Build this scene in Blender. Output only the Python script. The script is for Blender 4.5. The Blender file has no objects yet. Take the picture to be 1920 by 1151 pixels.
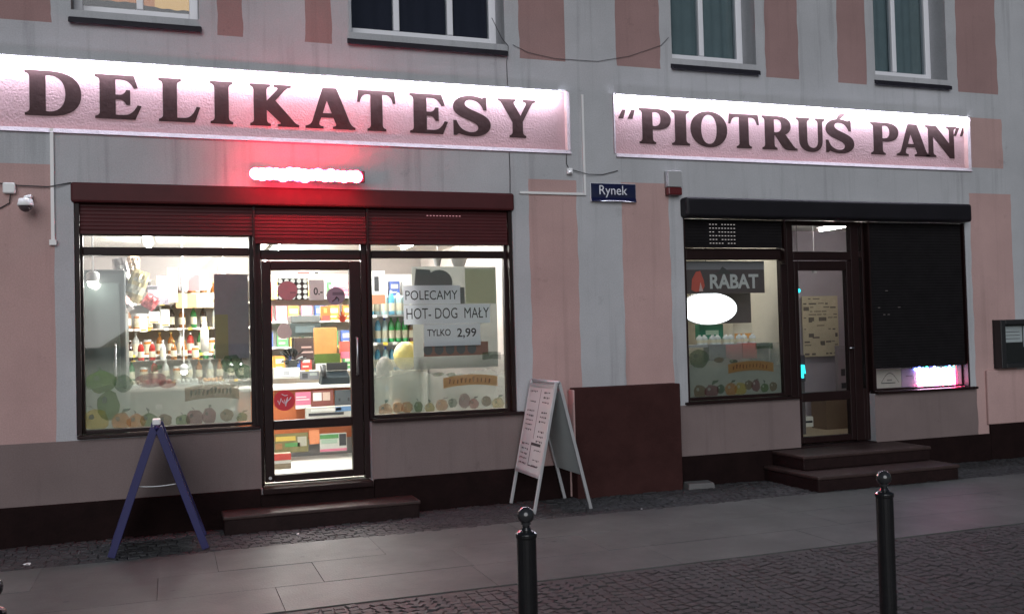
import bpy, bmesh, math, random
from mathutils import Vector, Matrix
random.seed(7)
sc = bpy.context.scene
COL = sc.collection

# ------------------------------------------------------------------ camera, world, sun, exposure
F, CX, CY = 1800.0, 960.0, 575.5                      # focal length and centre in photo pixels (1920 wide)
CAM = Vector((0.0, -8.793, 1.63))
RR = Vector((0.94154389, -0.33588695, -0.02598201))   # camera right
RD = Vector((-0.0155179, 0.03380081, -0.99930811))    # camera down
RF = Vector((0.33653276, 0.94129563, 0.02661269))     # camera forward
cd = bpy.data.cameras.new('camera'); cam = bpy.data.objects.new('camera', cd); COL.objects.link(cam)
m = Matrix.Identity(4)
for i, v in enumerate((RR, -RD, -RF)):
    for j in range(3): m[j][i] = v[j]
m.translation = CAM; cam.matrix_world = m
cd.sensor_width = 36.0; cd.lens = 36.0 * F / 1920.0; cd.clip_start = 0.05; cd.clip_end = 2000
sc.camera = cam

SUN_DIR = Vector((-0.28, -0.90, 0.36)).normalized()     # weak light from the square, front left
w = bpy.data.worlds.new('World'); sc.world = w; w.use_nodes = True
nt = w.node_tree; nt.nodes.clear()
sky = nt.nodes.new('ShaderNodeTexSky'); sky.sky_type = 'NISHITA'; sky.sun_disc = False
sky.sun_elevation = math.asin(SUN_DIR.z); sky.sun_rotation = math.atan2(SUN_DIR.x, SUN_DIR.y)
sky.air_density = 1.0; sky.dust_density = 0.4; sky.ozone_density = 1.5
bg = nt.nodes.new('ShaderNodeBackground'); bg.inputs['Strength'].default_value = 0.020
wo = nt.nodes.new('ShaderNodeOutputWorld')
nt.links.new(sky.outputs[0], bg.inputs[0]); nt.links.new(bg.outputs[0], wo.inputs[0])
sl = bpy.data.lights.new('street_light', 'SUN'); sl.energy = 1.70; sl.angle = math.radians(50); sl.color = (0.95, 0.965, 1.0)
so = bpy.data.objects.new('street_light', sl); COL.objects.link(so)
so.rotation_euler = (-SUN_DIR).to_track_quat('-Z', 'Y').to_euler()

sc.view_settings.view_transform = 'Standard'; sc.view_settings.look = 'None'
sc.view_settings.exposure = 0.0; sc.view_settings.gamma = 1.0
sc.render.engine = 'CYCLES'
cy = sc.cycles
cy.max_bounces = 8; cy.diffuse_bounces = 4; cy.glossy_bounces = 4; cy.transmission_bounces = 6; cy.transparent_max_bounces = 24
cy.caustics_reflective = False; cy.caustics_refractive = False
cy.sample_clamp_indirect = 6.0
cy.use_denoising = True

# ------------------------------------------------------------------ helpers
def P(px, py, y):
    """photo pixel -> (X, Z) on the vertical plane Y = y, in metres"""
    r = RR * (px - CX) + RD * (py - CY) + RF * F
    t = (y - CAM.y) / r.y
    return (CAM.x + r.x * t, CAM.z + r.z * t)
def PX(a, b, c, d, y):
    """photo box (left, top, right, bottom) -> x0, x1, z0, z1 on the plane Y = y"""
    cx, cyy = (a + c) / 2, (b + d) / 2
    return P(a, cyy, y)[0], P(c, cyy, y)[0], P(cx, d, y)[1], P(cx, b, y)[1]

class MB:
    def __init__(s): s.v = []; s.f = []; s.m = []
    def face(s, pts, m=0):
        n = len(s.v); s.v += [tuple(p) for p in pts]; s.f.append(tuple(range(n, n + len(pts)))); s.m.append(m)
    def box(s, x0, x1, y0, y1, z0, z1, m=0):
        n = len(s.v)
        s.v += [(x, y, z) for z in (z0, z1) for y in (y0, y1) for x in (x0, x1)]
        for q in ((0, 2, 3, 1), (4, 5, 7, 6), (0, 1, 5, 4), (2, 6, 7, 3), (0, 4, 6, 2), (1, 3, 7, 5)):
            s.f.append(tuple(n + i for i in q)); s.m.append(m)
        return s
    def hexa(s, b, t, m=0):
        """b, t: four bottom and four top corners in the same winding (counter-clockwise from above)"""
        n = len(s.v); s.v += [tuple(p) for p in b] + [tuple(p) for p in t]
        for q in ((3, 2, 1, 0), (4, 5, 6, 7), (0, 1, 5, 4), (1, 2, 6, 5), (2, 3, 7, 6), (3, 0, 4, 7)):
            s.f.append(tuple(n + i for i in q)); s.m.append(m)
        return s
    def poly(s, pts, y0, y1, m=0):
        """a polygon in XZ (counter-clockwise seen from -Y) extruded from y0 (front) to y1"""
        n = len(s.v); k = len(pts)
        s.v += [(p[0], y0, p[1]) for p in pts] + [(p[0], y1, p[1]) for p in pts]
        s.f.append(tuple(range(n, n + k))); s.m.append(m)
        s.f.append(tuple(range(n + 2 * k - 1, n + k - 1, -1))); s.m.append(m)
        for i in range(k):
            j = (i + 1) % k
            s.f.append((n + i, n + k + i, n + k + j, n + j)); s.m.append(m)
        return s
    def disc(s, x, z, rx, rz, y0, y1, m=0, n=20, wob=0.0, rot=0.0):
        pts = []
        for i in range(n):
            a = 2 * math.pi * i / n; k = 1 + wob * math.sin(3 * a + x * 7) + wob * random.uniform(-.5, .5)
            u, v = rx * k * math.cos(a), rz * k * math.sin(a)
            pts.append((x + u * math.cos(rot) - v * math.sin(rot), z + u * math.sin(rot) + v * math.cos(rot)))
        return s.poly(pts, y0, y1, m)
    def tube(s, pts, r, m=0, n=8):
        pts = [Vector(p) for p in pts]; base = len(s.v); rs = r if isinstance(r, (list, tuple)) else [r] * len(pts)
        for i, p in enumerate(pts):
            d = (pts[min(i + 1, len(pts) - 1)] - pts[max(i - 1, 0)]).normalized()
            a = d.cross(Vector((0, 0, 1)) if abs(d.z) < .9 else Vector((1, 0, 0))).normalized(); b = d.cross(a)
            for k in range(n):
                t = 2 * math.pi * k / n
                s.v.append(tuple(p + (a * math.cos(t) + b * math.sin(t)) * rs[i]))
        for i in range(len(pts) - 1):
            for k in range(n):
                k2 = (k + 1) % n
                s.f.append((base + i * n + k, base + i * n + k2, base + (i + 1) * n + k2, base + (i + 1) * n + k)); s.m.append(m)
        s.f.append(tuple(base + k for k in range(n - 1, -1, -1))); s.m.append(m)
        e = base + (len(pts) - 1) * n
        s.f.append(tuple(e + k for k in range(n))); s.m.append(m)
        return s
    def lathe(s, prof, c=(0, 0, 0), n=16, m=0):
        """prof: list of (radius, z) or (radius, z, material) from bottom to top"""
        base = len(s.v)
        for q in prof:
            for k in range(n):
                t = 2 * math.pi * k / n
                s.v.append((c[0] + q[0] * math.cos(t), c[1] + q[0] * math.sin(t), c[2] + q[1]))
        for i in range(len(prof) - 1):
            mm = prof[i][2] if len(prof[i]) > 2 else m
            for k in range(n):
                k2 = (k + 1) % n
                s.f.append((base + i * n + k, base + i * n + k2, base + (i + 1) * n + k2, base + (i + 1) * n + k)); s.m.append(mm)
        s.f.append(tuple(base + k for k in range(n - 1, -1, -1))); s.m.append(prof[0][2] if len(prof[0]) > 2 else m)
        e = base + (len(prof) - 1) * n
        s.f.append(tuple(e + k for k in range(n))); s.m.append(prof[-2][2] if len(prof[-2]) > 2 else m)
        return s
    def ball(s, c, r, m=0, n=14, k=9, sq=(1, 1, 1)):
        n0 = len(s.v)
        s.lathe([(max(1e-4, r * math.sin(math.pi * i / k)), -r * math.cos(math.pi * i / k)) for i in range(k + 1)], (0, 0, 0), n, m)
        for i in range(n0, len(s.v)):
            v = s.v[i]; s.v[i] = (c[0] + v[0] * sq[0], c[1] + v[1] * sq[1], c[2] + v[2] * sq[2])
        return s
    def build(s, name, mats, parent=None, bevel=0, smooth=False, seg=2):
        if not isinstance(mats, (list, tuple)): mats = [mats]
        off = ROOT.get(parent.name, Vector((0, 0, 0))) if parent else Vector((0, 0, 0))
        me = bpy.data.meshes.new(name)
        me.from_pydata([(p[0] - off.x, p[1] - off.y, p[2] - off.z) for p in s.v], [], s.f)
        for a in mats: me.materials.append(a)
        me.polygons.foreach_set('material_index', s.m)
        if smooth: me.polygons.foreach_set('use_smooth', [True] * len(s.f))
        me.update()
        o = bpy.data.objects.new(name, me); COL.objects.link(o)
        if parent: o.parent = parent; ROOT[o.name] = off
        if bevel:
            b = o.modifiers.new('bevel', 'BEVEL'); b.width = bevel; b.segments = seg; b.limit_method = 'ANGLE'; b.angle_limit = math.radians(40)
        return o
ROOT = {}
def tag(o, label=None, cat=None, group=None, kind=None):
    if label: o['label'] = label
    if cat: o['category'] = cat
    if group: o['group'] = group
    if kind: o['kind'] = kind
    return o
def thing(name, label, cat, loc=(0, 0, 0), group=None, rotz=0):
    o = bpy.data.objects.new(name, None); COL.objects.link(o); o.location = loc; o.rotation_euler[2] = rotz
    o.empty_display_size = .1
    ROOT[o.name] = Vector(loc); return tag(o, label, cat, group)
def copy_tree(o, parent=None):
    c = o.copy(); COL.objects.link(c)
    if parent: c.parent = parent
    for ch in list(o.children): copy_tree(ch, c)
    return c
ORD = ['first', 'second', 'third', 'fourth', 'fifth', 'sixth', 'seventh', 'eighth', 'ninth', 'tenth', 'eleventh', 'twelfth',
       'thirteenth', 'fourteenth', 'fifteenth', 'sixteenth', 'seventeenth', 'eighteenth', 'nineteenth', 'twentieth']

# ------------------------------------------------------------------ materials
def new_mat(name):
    a = bpy.data.materials.new(name); a.use_nodes = True
    n = a.node_tree; b = n.nodes['Principled BSDF']; return a, n, b
def mat(name, col, rough=.6, metal=0.0, bump=0.0, bscale=60.0, vary=0.0, vscale=6.0, spec=.5, detail=4.0, island=0.0, coat=0.0):
    a, n, b = new_mat(name)
    b.inputs['Base Color'].default_value = (*col, 1); b.inputs['Roughness'].default_value = rough
    b.inputs['Metallic'].default_value = metal; b.inputs['Specular IOR Level'].default_value = spec
    b.inputs['Coat Weight'].default_value = coat
    tc = n.nodes.new('ShaderNodeTexCoord')
    src = None
    if vary or island:
        hsv = n.nodes.new('ShaderNodeHueSaturation'); hsv.inputs['Color'].default_value = (*col, 1)
        val = None
        if vary:
            t = n.nodes.new('ShaderNodeTexNoise'); t.inputs['Scale'].default_value = vscale; t.inputs['Detail'].default_value = 6
            t.inputs['Roughness'].default_value = .65
            n.links.new(tc.outputs['Object'], t.inputs['Vector'])
            mr = n.nodes.new('ShaderNodeMapRange'); mr.inputs[1].default_value = .25; mr.inputs[2].default_value = .75
            mr.inputs[3].default_value = 1 - vary; mr.inputs[4].default_value = 1 + vary
            n.links.new(t.outputs['Fac'], mr.inputs[0]); val = mr.outputs[0]
        if island:
            g = n.nodes.new('ShaderNodeNewGeometry')
            mr2 = n.nodes.new('ShaderNodeMapRange'); mr2.inputs[3].default_value = 1 - island; mr2.inputs[4].default_value = 1 + island
            n.links.new(g.outputs['Random Per Island'], mr2.inputs[0])
            if val:
                mu = n.nodes.new('ShaderNodeMath'); mu.operation = 'MULTIPLY'
                n.links.new(val, mu.inputs[0]); n.links.new(mr2.outputs[0], mu.inputs[1]); val = mu.outputs[0]
            else: val = mr2.outputs[0]
        n.links.new(val, hsv.inputs['Value']); n.links.new(hsv.outputs[0], b.inputs['Base Color'])
    if bump:
        t = n.nodes.new('ShaderNodeTexNoise'); t.inputs['Scale'].default_value = bscale; t.inputs['Detail'].default_value = detail
        n.links.new(tc.outputs['Object'], t.inputs['Vector'])
        bp = n.nodes.new('ShaderNodeBump'); bp.inputs['Strength'].default_value = bump; bp.inputs['Distance'].default_value = .01
        n.links.new(t.outputs['Fac'], bp.inputs['Height']); n.links.new(bp.outputs[0], b.inputs['Normal'])
    return a
def plaster(name, col, streak=.30):
    """painted render: fine grain, cloudy unevenness and a few faint vertical rain streaks"""
    a, n, b = new_mat(name); b.inputs['Roughness'].default_value = .85; b.inputs['Specular IOR Level'].default_value = .25
    tc = n.nodes.new('ShaderNodeTexCoord')
    def noise(scale, detail, vec, rough=.6):
        t = n.nodes.new('ShaderNodeTexNoise'); t.inputs['Scale'].default_value = scale; t.inputs['Detail'].default_value = detail
        t.inputs['Roughness'].default_value = rough; n.links.new(vec, t.inputs['Vector']); return t.outputs['Fac']
    def rng(v, a0, a1, b0, b1):
        r = n.nodes.new('ShaderNodeMapRange'); r.inputs[1].default_value = a0; r.inputs[2].default_value = a1
        r.inputs[3].default_value = b0; r.inputs[4].default_value = b1; n.links.new(v, r.inputs[0]); return r.outputs[0]
    def mul(x, y):
        r = n.nodes.new('ShaderNodeMath'); r.operation = 'MULTIPLY'; n.links.new(x, r.inputs[0]); n.links.new(y, r.inputs[1]); return r.outputs[0]
    ob = tc.outputs['Object']
    mp = n.nodes.new('ShaderNodeMapping'); mp.inputs['Scale'].default_value = (9, 9, .45); n.links.new(ob, mp.inputs['Vector'])
    v = mul(mul(rng(noise(1.3, 5, ob), .3, .7, .88, 1.08), rng(noise(90, 3, ob), .3, .7, .9, 1.1)),
            rng(noise(1.0, 4, mp.outputs[0]), .54, .78, 1.0, 1 - streak))
    v = mul(v, rng(noise(4.5, 8, ob, .75), .60, .72, 1.0, .76))
    h = n.nodes.new('ShaderNodeHueSaturation'); h.inputs['Color'].default_value = (*col, 1); n.links.new(v, h.inputs['Value'])
    n.links.new(h.outputs[0], b.inputs['Base Color'])
    bp = n.nodes.new('ShaderNodeBump'); bp.inputs['Strength'].default_value = .35; bp.inputs['Distance'].default_value = .006
    n.links.new(noise(110, 5, ob, .7), bp.inputs['Height']); n.links.new(bp.outputs[0], b.inputs['Normal'])
    return a
def emis(name, col, s):
    a = bpy.data.materials.new(name); a.use_nodes = True; n = a.node_tree; n.nodes.clear()
    e = n.nodes.new('ShaderNodeEmission'); e.inputs[0].default_value = (*col, 1); e.inputs[1].default_value = s
    o = n.nodes.new('ShaderNodeOutputMaterial'); n.links.new(e.outputs[0], o.inputs[0]); return a
def glass_mat(name, tint=(.93, .95, .94), ior=1.5, rough=0.02):
    a = bpy.data.materials.new(name); a.use_nodes = True; n = a.node_tree; n.nodes.clear()
    t = n.nodes.new('ShaderNodeBsdfTransparent'); t.inputs[0].default_value = (*tint, 1)
    g = n.nodes.new('ShaderNodeBsdfGlossy'); g.inputs['Roughness'].default_value = rough
    fr = n.nodes.new('ShaderNodeFresnel'); ge = n.nodes.new('ShaderNodeNewGeometry'); mr = n.nodes.new('ShaderNodeMapRange')
    mr.inputs[3].default_value = ior; mr.inputs[4].default_value = 1 / ior      # same reflectance on both faces of the pane
    n.links.new(ge.outputs['Backfacing'], mr.inputs[0]); n.links.new(mr.outputs[0], fr.inputs[0])
    mx = n.nodes.new('ShaderNodeMixShader'); o = n.nodes.new('ShaderNodeOutputMaterial')
    n.links.new(fr.outputs[0], mx.inputs[0]); n.links.new(t.outputs[0], mx.inputs[1]); n.links.new(g.outputs[0], mx.inputs[2])
    n.links.new(mx.outputs[0], o.inputs[0]); return a
def sheer(name, col, alpha, trans=.5, vary=0.0, vscale=8):
    """thin film, paper or foil: part see-through, part diffuse and part translucent"""
    a = bpy.data.materials.new(name); a.use_nodes = True; n = a.node_tree; n.nodes.clear()
    t = n.nodes.new('ShaderNodeBsdfTransparent'); d = n.nodes.new('ShaderNodeBsdfDiffuse'); d.inputs[0].default_value = (*col, 1)
    tl = n.nodes.new('ShaderNodeBsdfTranslucent'); tl.inputs[0].default_value = (*col, 1)
    m1 = n.nodes.new('ShaderNodeMixShader'); m1.inputs[0].default_value = trans
    n.links.new(d.outputs[0], m1.inputs[1]); n.links.new(tl.outputs[0], m1.inputs[2])
    m2 = n.nodes.new('ShaderNodeMixShader'); m2.inputs[0].default_value = alpha
    n.links.new(t.outputs[0], m2.inputs[1]); n.links.new(m1.outputs[0], m2.inputs[2])
    if vary:
        tc = n.nodes.new('ShaderNodeTexCoord'); ns = n.nodes.new('ShaderNodeTexNoise'); ns.inputs['Scale'].default_value = vscale
        ns.inputs['Detail'].default_value = 5; n.links.new(tc.outputs['Object'], ns.inputs['Vector'])
        mr = n.nodes.new('ShaderNodeMapRange'); mr.inputs[1].default_value = .3; mr.inputs[2].default_value = .7
        mr.inputs[3].default_value = max(0, alpha - vary); mr.inputs[4].default_value = min(1, alpha + vary)
        n.links.new(ns.outputs['Fac'], mr.inputs[0]); n.links.new(mr.outputs[0], m2.inputs[0])
    o = n.nodes.new('ShaderNodeOutputMaterial'); n.links.new(m2.outputs[0], o.inputs[0]); return a

M = {}
M['grey'] = plaster('grey_render', (.425, .43, .45))
M['pink'] = plaster('pink_render', (.45, .30, .285), .18)
M['pink_dim'] = plaster('pink_render_dim_light', (.31, .197, .19), .18)  # pink of the upper stripes, darkened to paint in the dimmer light there
M['dado'] = plaster('dado_render', (.185, .142, .138), .18)
M['signpink'] = mat('sign_render', (.42, .285, .305), .85, spec=.2, bump=.8, bscale=52, vary=.06, vscale=20, detail=5)
M['letter'] = mat('letter_paint', (.034, .018, .018), .75, spec=.12, bump=.4, bscale=26, vary=.2, vscale=14, detail=5)
M['plinth'] = mat('plinth_paint', (.011, .005, .005), .8, spec=.1, bump=.7, bscale=30, vary=.35, vscale=5)
M['block'] = mat('block_paint', (.042, .017, .016), .85, spec=.1, bump=.6, bscale=40, vary=.25, vscale=4)
M['step'] = mat('step_stone', (.015, .007, .007), .65, spec=.15, bump=.4, bscale=50, vary=.35, vscale=9)
M['frame'] = mat('brown_frame', (.013, .005, .005), .45, spec=.2, bump=.1, bscale=80, vary=.2, vscale=5)
M['slat'] = mat('shutter_slats', (.058, .010, .012), .55, spec=.25, vary=.15, vscale=7)
M['slat2'] = mat('dark_shutter_slats', (.011, .010, .011), .7, spec=.06, vary=.2, vscale=7)
M['box2'] = mat('dark_shutter_box', (.010, .009, .012), .5, spec=.2, vary=.2, vscale=4)
M['whiteframe'] = mat('white_window_frame', (.74, .74, .78), .4)
M['slate'] = mat('slate_sill', (.014, .013, .020), .6, spec=.2, bump=.4, bscale=30, vary=.25)
M['glass'] = glass_mat('window_glass')
M['darkglass'] = glass_mat('upper_window_glass', (.75, .78, .8))
M['curtain'] = mat('curtain_fabric', (.30, .37, .36), .9, vary=.1)
M['drape'] = mat('dark_drape', (.035, .03, .05), .9)
M['whitepaint'] = mat('white_interior_paint', (.80, .78, .73), .7, vary=.04)
M['creampaint'] = mat('cream_interior_paint', (.68, .64, .56), .7, vary=.05)
M['lilacpaint'] = mat('lilac_interior_paint', (.42, .38, .42), .7, vary=.06)
M['tile'] = mat('pale_floor_tile', (.72, .70, .64), .3, vary=.05)
M['beigefloor'] = mat('beige_floor', (.55, .47, .32), .4, vary=.08)
M['shelf'] = mat('shelf_board', (.42, .38, .34), .5)
M['wood'] = mat('shelf_wood', (.30, .16, .08), .5, vary=.15)
M['steel'] = mat('brushed_steel', (.55, .55, .57), .35, 1.0)
M['alu'] = mat('painted_aluminium', (.52, .52, .54), .4, .6, vary=.06)
M['black'] = mat('black_plastic', (.018, .018, .02), .4)
M['bollard'] = mat('bollard_enamel', (.012, .012, .013), .22, vary=.3, vscale=12, coat=.4)
M['chrome'] = mat('worn_ball', (.03, .03, .032), .15, coat=.6)
M['blue'] = mat('blue_board_frame', (.011, .011, .085), .5, vary=.15)
M['board'] = mat('white_board', (.50, .53, .53), .5, vary=.05)
M['boardback'] = mat('board_back', (.34, .34, .35), .6, vary=.08)
M['ink'] = mat('dark_ink', (.03, .03, .035), .6)
M['paper'] = sheer('white_paper', (.84, .86, .90), 1.0, .5)
M['white'] = mat('white_plastic', (.72, .72, .72), .4)
M['greyplastic'] = mat('grey_plastic', (.34, .34, .35), .45)
M['redplastic'] = mat('red_lens', (.10, .012, .014), .3)
M['navy'] = mat('navy_enamel', (.008, .009, .045), .16, spec=.5, coat=.6)
M['enamel'] = mat('white_enamel', (.7, .7, .74), .2)
M['cable'] = mat('black_cable', (.03, .03, .032), .6)
M['led'] = emis('white_led', (.84, .85, 1.0), 78)
M['redled'] = emis('red_led', (1.0, .022, .06), 180)
M['tubelight'] = emis('shop_tube_light', (1.0, .97, .93), 640)
M['lampwhite'] = emis('shop_lamp', (1.0, .95, .88), 90)
M['vestlamp'] = emis('vestibule_lamp', (1.0, .88, .86), 90)
M['oval'] = emis('oval_light_box', (.92, .95, 1.0), 5)
M['neonpink'] = emis('pink_neon', (1.0, .05, .17), 140)
M['neonwhite'] = emis('white_neon', (1.0, .55, .85), 24)
M['neonblue'] = emis('blue_neon', (.12, .2, 1.0), 30)
M['neongreen'] = emis('green_neon', (.05, 1.0, .6), 14)
M['teal'] = emis('teal_display', (.04, .75, .85), 2.2)
M['dimlamp'] = emis('dim_lamp', (1.0, .94, .88), 60)
M['litcurtain'] = emis('lit_orange_curtain', (1.0, .36, .12), .55)
M['litcream'] = emis('lit_cream_curtain', (1.0, .58, .2), .85)
def flat(name, col, r=.5): 
    if name not in M: M[name] = mat(name, col, r, vary=.06, vscale=15)
    return M[name]

# ------------------------------------------------------------------ lettering
def path(d):
    """tiny path reader: M x,y L x,y C x,y x,y x,y Z -> list of closed point loops"""
    out, cur, k = [], [], 0
    t = d.replace('Z', ' Z ').replace('M', ' M ').replace('L', ' L ').replace('C', ' C ').split()
    i, cmd = 0, 'M'
    def pt(s): a, b = s.split(','); return (float(a), float(b))
    while i < len(t):
        if t[i] in 'MLCZ':
            cmd = t[i]; i += 1
            if cmd == 'Z': out.append(cur); cur = []
            continue
        if cmd == 'C':
            p0, p1, p2, p3 = cur[-1], pt(t[i]), pt(t[i + 1]), pt(t[i + 2]); i += 3
            for s in range(1, 9):
                u = s / 8; v = 1 - u
                cur.append(tuple(v**3 * p0[q] + 3 * v * v * u * p1[q] + 3 * v * u * u * p2[q] + u**3 * p3[q] for q in (0, 1)))
        else: cur.append(pt(t[i])); i += 1
    return out
LB = ' L 0,.03 '
TOPL = ' L 0,1 L 0,.97 C .06,.95 .08,.91 .08,.84 L .08,.16 C .08,.09 .06,.05 0,.03 Z '
FOOT = 'M 0,0 L .40,0 L .40,.03 C .34,.05 .32,.09 .32,.16 '
HEAD = ' L .32,.84 C .32,.91 .34,.95 .40,.97 L .40,1 '
SS = 'M .03,0 L .03,.36 L .07,.36 C .12,.16 .24,.06 .38,.06 C .48,.06 .54,.12 .54,.20 C .54,.30 .44,.35 .30,.42 C .12,.51 .03,.58 .03,.73 C .03,.90 .18,1.02 .38,1.02 C .48,1.02 .56,.99 .62,.96 L .66,1 L .69,1 L .69,.68 L .65,.68 C .60,.86 .50,.94 .38,.94 C .29,.94 .24,.89 .24,.82 C .24,.73 .33,.68 .46,.62 C .66,.52 .77,.44 .77,.28 C .77,.10 .62,-.02 .42,-.02 C .30,-.02 .20,.01 .12,.05 L .07,0 Z '
GL = {
 'I': FOOT + HEAD + TOPL,
 'D': 'M 0,0 L .38,0 C .78,0 .92,.22 .92,.5 C .92,.80 .76,1 .38,1' + TOPL + 'M .32,.08 L .32,.92 L .40,.93 C .56,.93 .68,.78 .68,.5 C .68,.25 .58,.08 .40,.07 Z',
 'E': 'M 0,0 L .66,0 L .76,.30 L .72,.31 C .66,.15 .58,.07 .46,.07 L .32,.07 L .32,.46 L .40,.46 C .46,.46 .50,.42 .53,.34 L .57,.34 L .57,.66 L .53,.66 C .50,.57 .46,.54 .40,.54 L .32,.54 L .32,.93 L .44,.93 C .54,.93 .60,.86 .66,.73 L .70,.74 L .64,1' + TOPL,
 'L': 'M 0,0 L .66,0 L .76,.34 L .72,.35 C .66,.16 .58,.07 .46,.07 L .32,.07' + HEAD + TOPL,
 'K': FOOT + 'L .32,.42 L .62,.10 C .66,.06 .64,.04 .58,.03 L .58,0 L 1,0 L 1,.03 C .94,.05 .90,.10 .86,.16 L .50,.62 L .70,.88 C .76,.95 .78,.96 .84,.97 L .84,1 L .50,1 L .50,.97 C .58,.96 .60,.94 .57,.88 L .32,.56' + HEAD + TOPL,
 'A': 'M 0,0 L .34,0 L .34,.03 C .26,.04 .24,.08 .26,.16 L .30,.28 L .57,.28 L .62,.14 C .65,.07 .62,.04 .56,.03 L .56,0 L 1,0 L 1,.03 C .95,.05 .92,.09 .89,.16 L .62,1 L .36,1 L .14,.16 C .11,.08 .07,.05 0,.03 Z M .325,.36 L .43,.74 L .55,.36 Z',
 'T': 'M .22,0 L .62,0 L .62,.03 C .56,.05 .54,.09 .54,.16 L .54,.93 L .64,.93 C .74,.92 .78,.84 .81,.72 L .84,.72 L .82,1 L .02,1 L 0,.72 L .03,.72 C .06,.84 .10,.92 .20,.93 L .30,.93 L .30,.16 C .30,.09 .28,.05 .22,.03 Z',
 'S': SS, 'Ś': SS + 'M .34,1.05 L .40,1.05 L .58,1.22 L .42,1.22 Z',
 'Y': 'M .28,0 L .68,0 L .68,.03 C .62,.05 .60,.09 .60,.16 L .60,.42 L .82,.86 C .86,.94 .90,.96 .94,.97 L .94,1 L .64,1 L .64,.97 C .72,.95 .74,.92 .71,.86 L .56,.54 L .39,.86 C .36,.94 .37,.96 .42,.97 L .42,1 L 0,1 L 0,.97 C .06,.95 .08,.92 .11,.86 L .36,.40 L .36,.16 C .36,.09 .34,.05 .28,.03 Z',
 'P': FOOT + 'L .32,.42 L .42,.42 C .68,.42 .80,.54 .80,.72 C .80,.90 .66,1 .42,1' + TOPL + 'M .32,.50 L .32,.92 L .40,.93 C .50,.93 .56,.86 .56,.72 C .56,.58 .50,.50 .38,.49 Z',
 'R': FOOT + 'L .32,.43 L .37,.43 L .57,.10 C .63,.02 .68,0 .76,0 L .98,0 L .98,.03 C .92,.05 .88,.09 .84,.16 L .63,.47 C .74,.51 .80,.60 .80,.72 C .80,.90 .66,1 .42,1' + TOPL + 'M .32,.51 L .32,.92 L .40,.93 C .50,.93 .56,.86 .56,.72 C .56,.58 .50,.51 .38,.50 Z',
 'O': 'M .47,-.02 C .75,-.02 .94,.20 .94,.5 C .94,.80 .75,1.02 .47,1.02 C .19,1.02 0,.80 0,.5 C 0,.20 .19,-.02 .47,-.02 Z M .47,.05 C .32,.05 .25,.25 .25,.5 C .25,.75 .32,.95 .47,.95 C .62,.95 .69,.75 .69,.5 C .69,.25 .62,.05 .47,.05 Z',
 'U': 'M 0,1 L 0,.97 C .06,.95 .08,.91 .08,.84 L .08,.34 C .08,.10 .24,-.02 .46,-.02 C .68,-.02 .82,.10 .82,.34 L .82,.84 C .82,.91 .84,.95 .90,.97 L .90,1 L .62,1 L .62,.97 C .68,.95 .70,.91 .70,.84 L .70,.34 C .70,.16 .62,.08 .52,.08 C .40,.08 .32,.16 .32,.34 L .32,.84 C .32,.91 .34,.95 .40,.97 L .40,1 Z',
 'N': 'M 0,0 L .28,0 L .28,.03 C .22,.05 .20,.09 .20,.16 L .20,.70 L .72,-.02 L .84,-.02 L .84,.84 C .84,.91 .86,.95 .92,.97 L .92,1 L .64,1 L .64,.97 C .70,.95 .72,.91 .72,.84 L .72,.40 L .30,1' + TOPL,
 '“': 'M 0,.62 L .10,.62 L .16,1 L .10,1 Z M .24,.62 L .34,.62 L .40,1 L .34,1 Z',
 '”': 'M .06,.62 L .12,.62 L .26,1 L .16,1 Z M .30,.62 L .36,.62 L .50,1 L .40,1 Z',
}
def curve_mesh(loops):
    cu = bpy.data.curves.new('outline', 'CURVE'); cu.dimensions = '2D'; cu.fill_mode = 'BOTH'; cu.offset = .016
    for lp in loops:
        sp = cu.splines.new('POLY'); sp.points.add(len(lp) - 1); sp.use_cyclic_u = True
        for q, p in zip(sp.points, lp): q.co = (p[0], p[1], 0, 1)
    return to_mesh(cu)
def to_mesh(cu):
    o = bpy.data.objects.new('temporary', cu); COL.objects.link(o)
    bpy.context.view_layer.update()
    me = bpy.data.meshes.new_from_object(o.evaluated_get(bpy.context.evaluated_depsgraph_get()))
    bpy.data.objects.remove(o); bpy.data.curves.remove(cu); return me
def place_mesh(me, name, x0, x1, z0, z1, y, mt, parent, thick=.004, bbox=None, lean=0.0):
    """flat XY outline mesh -> upright lettering fitted to a box, front at y, with a little thickness"""
    vs = [v.co for v in me.vertices]
    if bbox: a, b, c, d = bbox
    else: a, b, c, d = min(v.x for v in vs), max(v.x for v in vs), min(v.y for v in vs), max(v.y for v in vs)
    off = ROOT.get(parent.name, Vector((0, 0, 0)))
    bm = bmesh.new(); bm.from_mesh(me)
    for v in bm.verts:
        u, t = (v.co.x - a) / (b - a), (v.co.y - c) / (d - c)
        v.co = Vector((x0 + u * (x1 - x0) + lean * t, y, z0 + t * (z1 - z0))) - off
    r = bmesh.ops.extrude_face_region(bm, geom=bm.faces[:])
    bmesh.ops.translate(bm, vec=(0, thick, 0), verts=[g for g in r['geom'] if isinstance(g, bmesh.types.BMVert)])
    bmesh.ops.recalc_face_normals(bm, faces=bm.faces[:])
    bm.to_mesh(me); bm.free(); me.name = name
    me.materials.clear(); me.materials.append(mt)
    for p in me.polygons: p.use_smooth = False; p.material_index = 0
    o = bpy.data.objects.new(name, me); COL.objects.link(o); o.parent = parent; ROOT[o.name] = off
    return o
def letter(ch, x0, x1, z0, z1, y, mt, parent):
    lp = path(GL[ch]); w0 = min(p[0] for q in lp for p in q); w1 = max(p[0] for q in lp for p in q)
    return place_mesh(curve_mesh(lp), 'letter', x0, x1, z0, z1, y, mt, parent, .002, (w0, w1, 0, 1))
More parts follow.
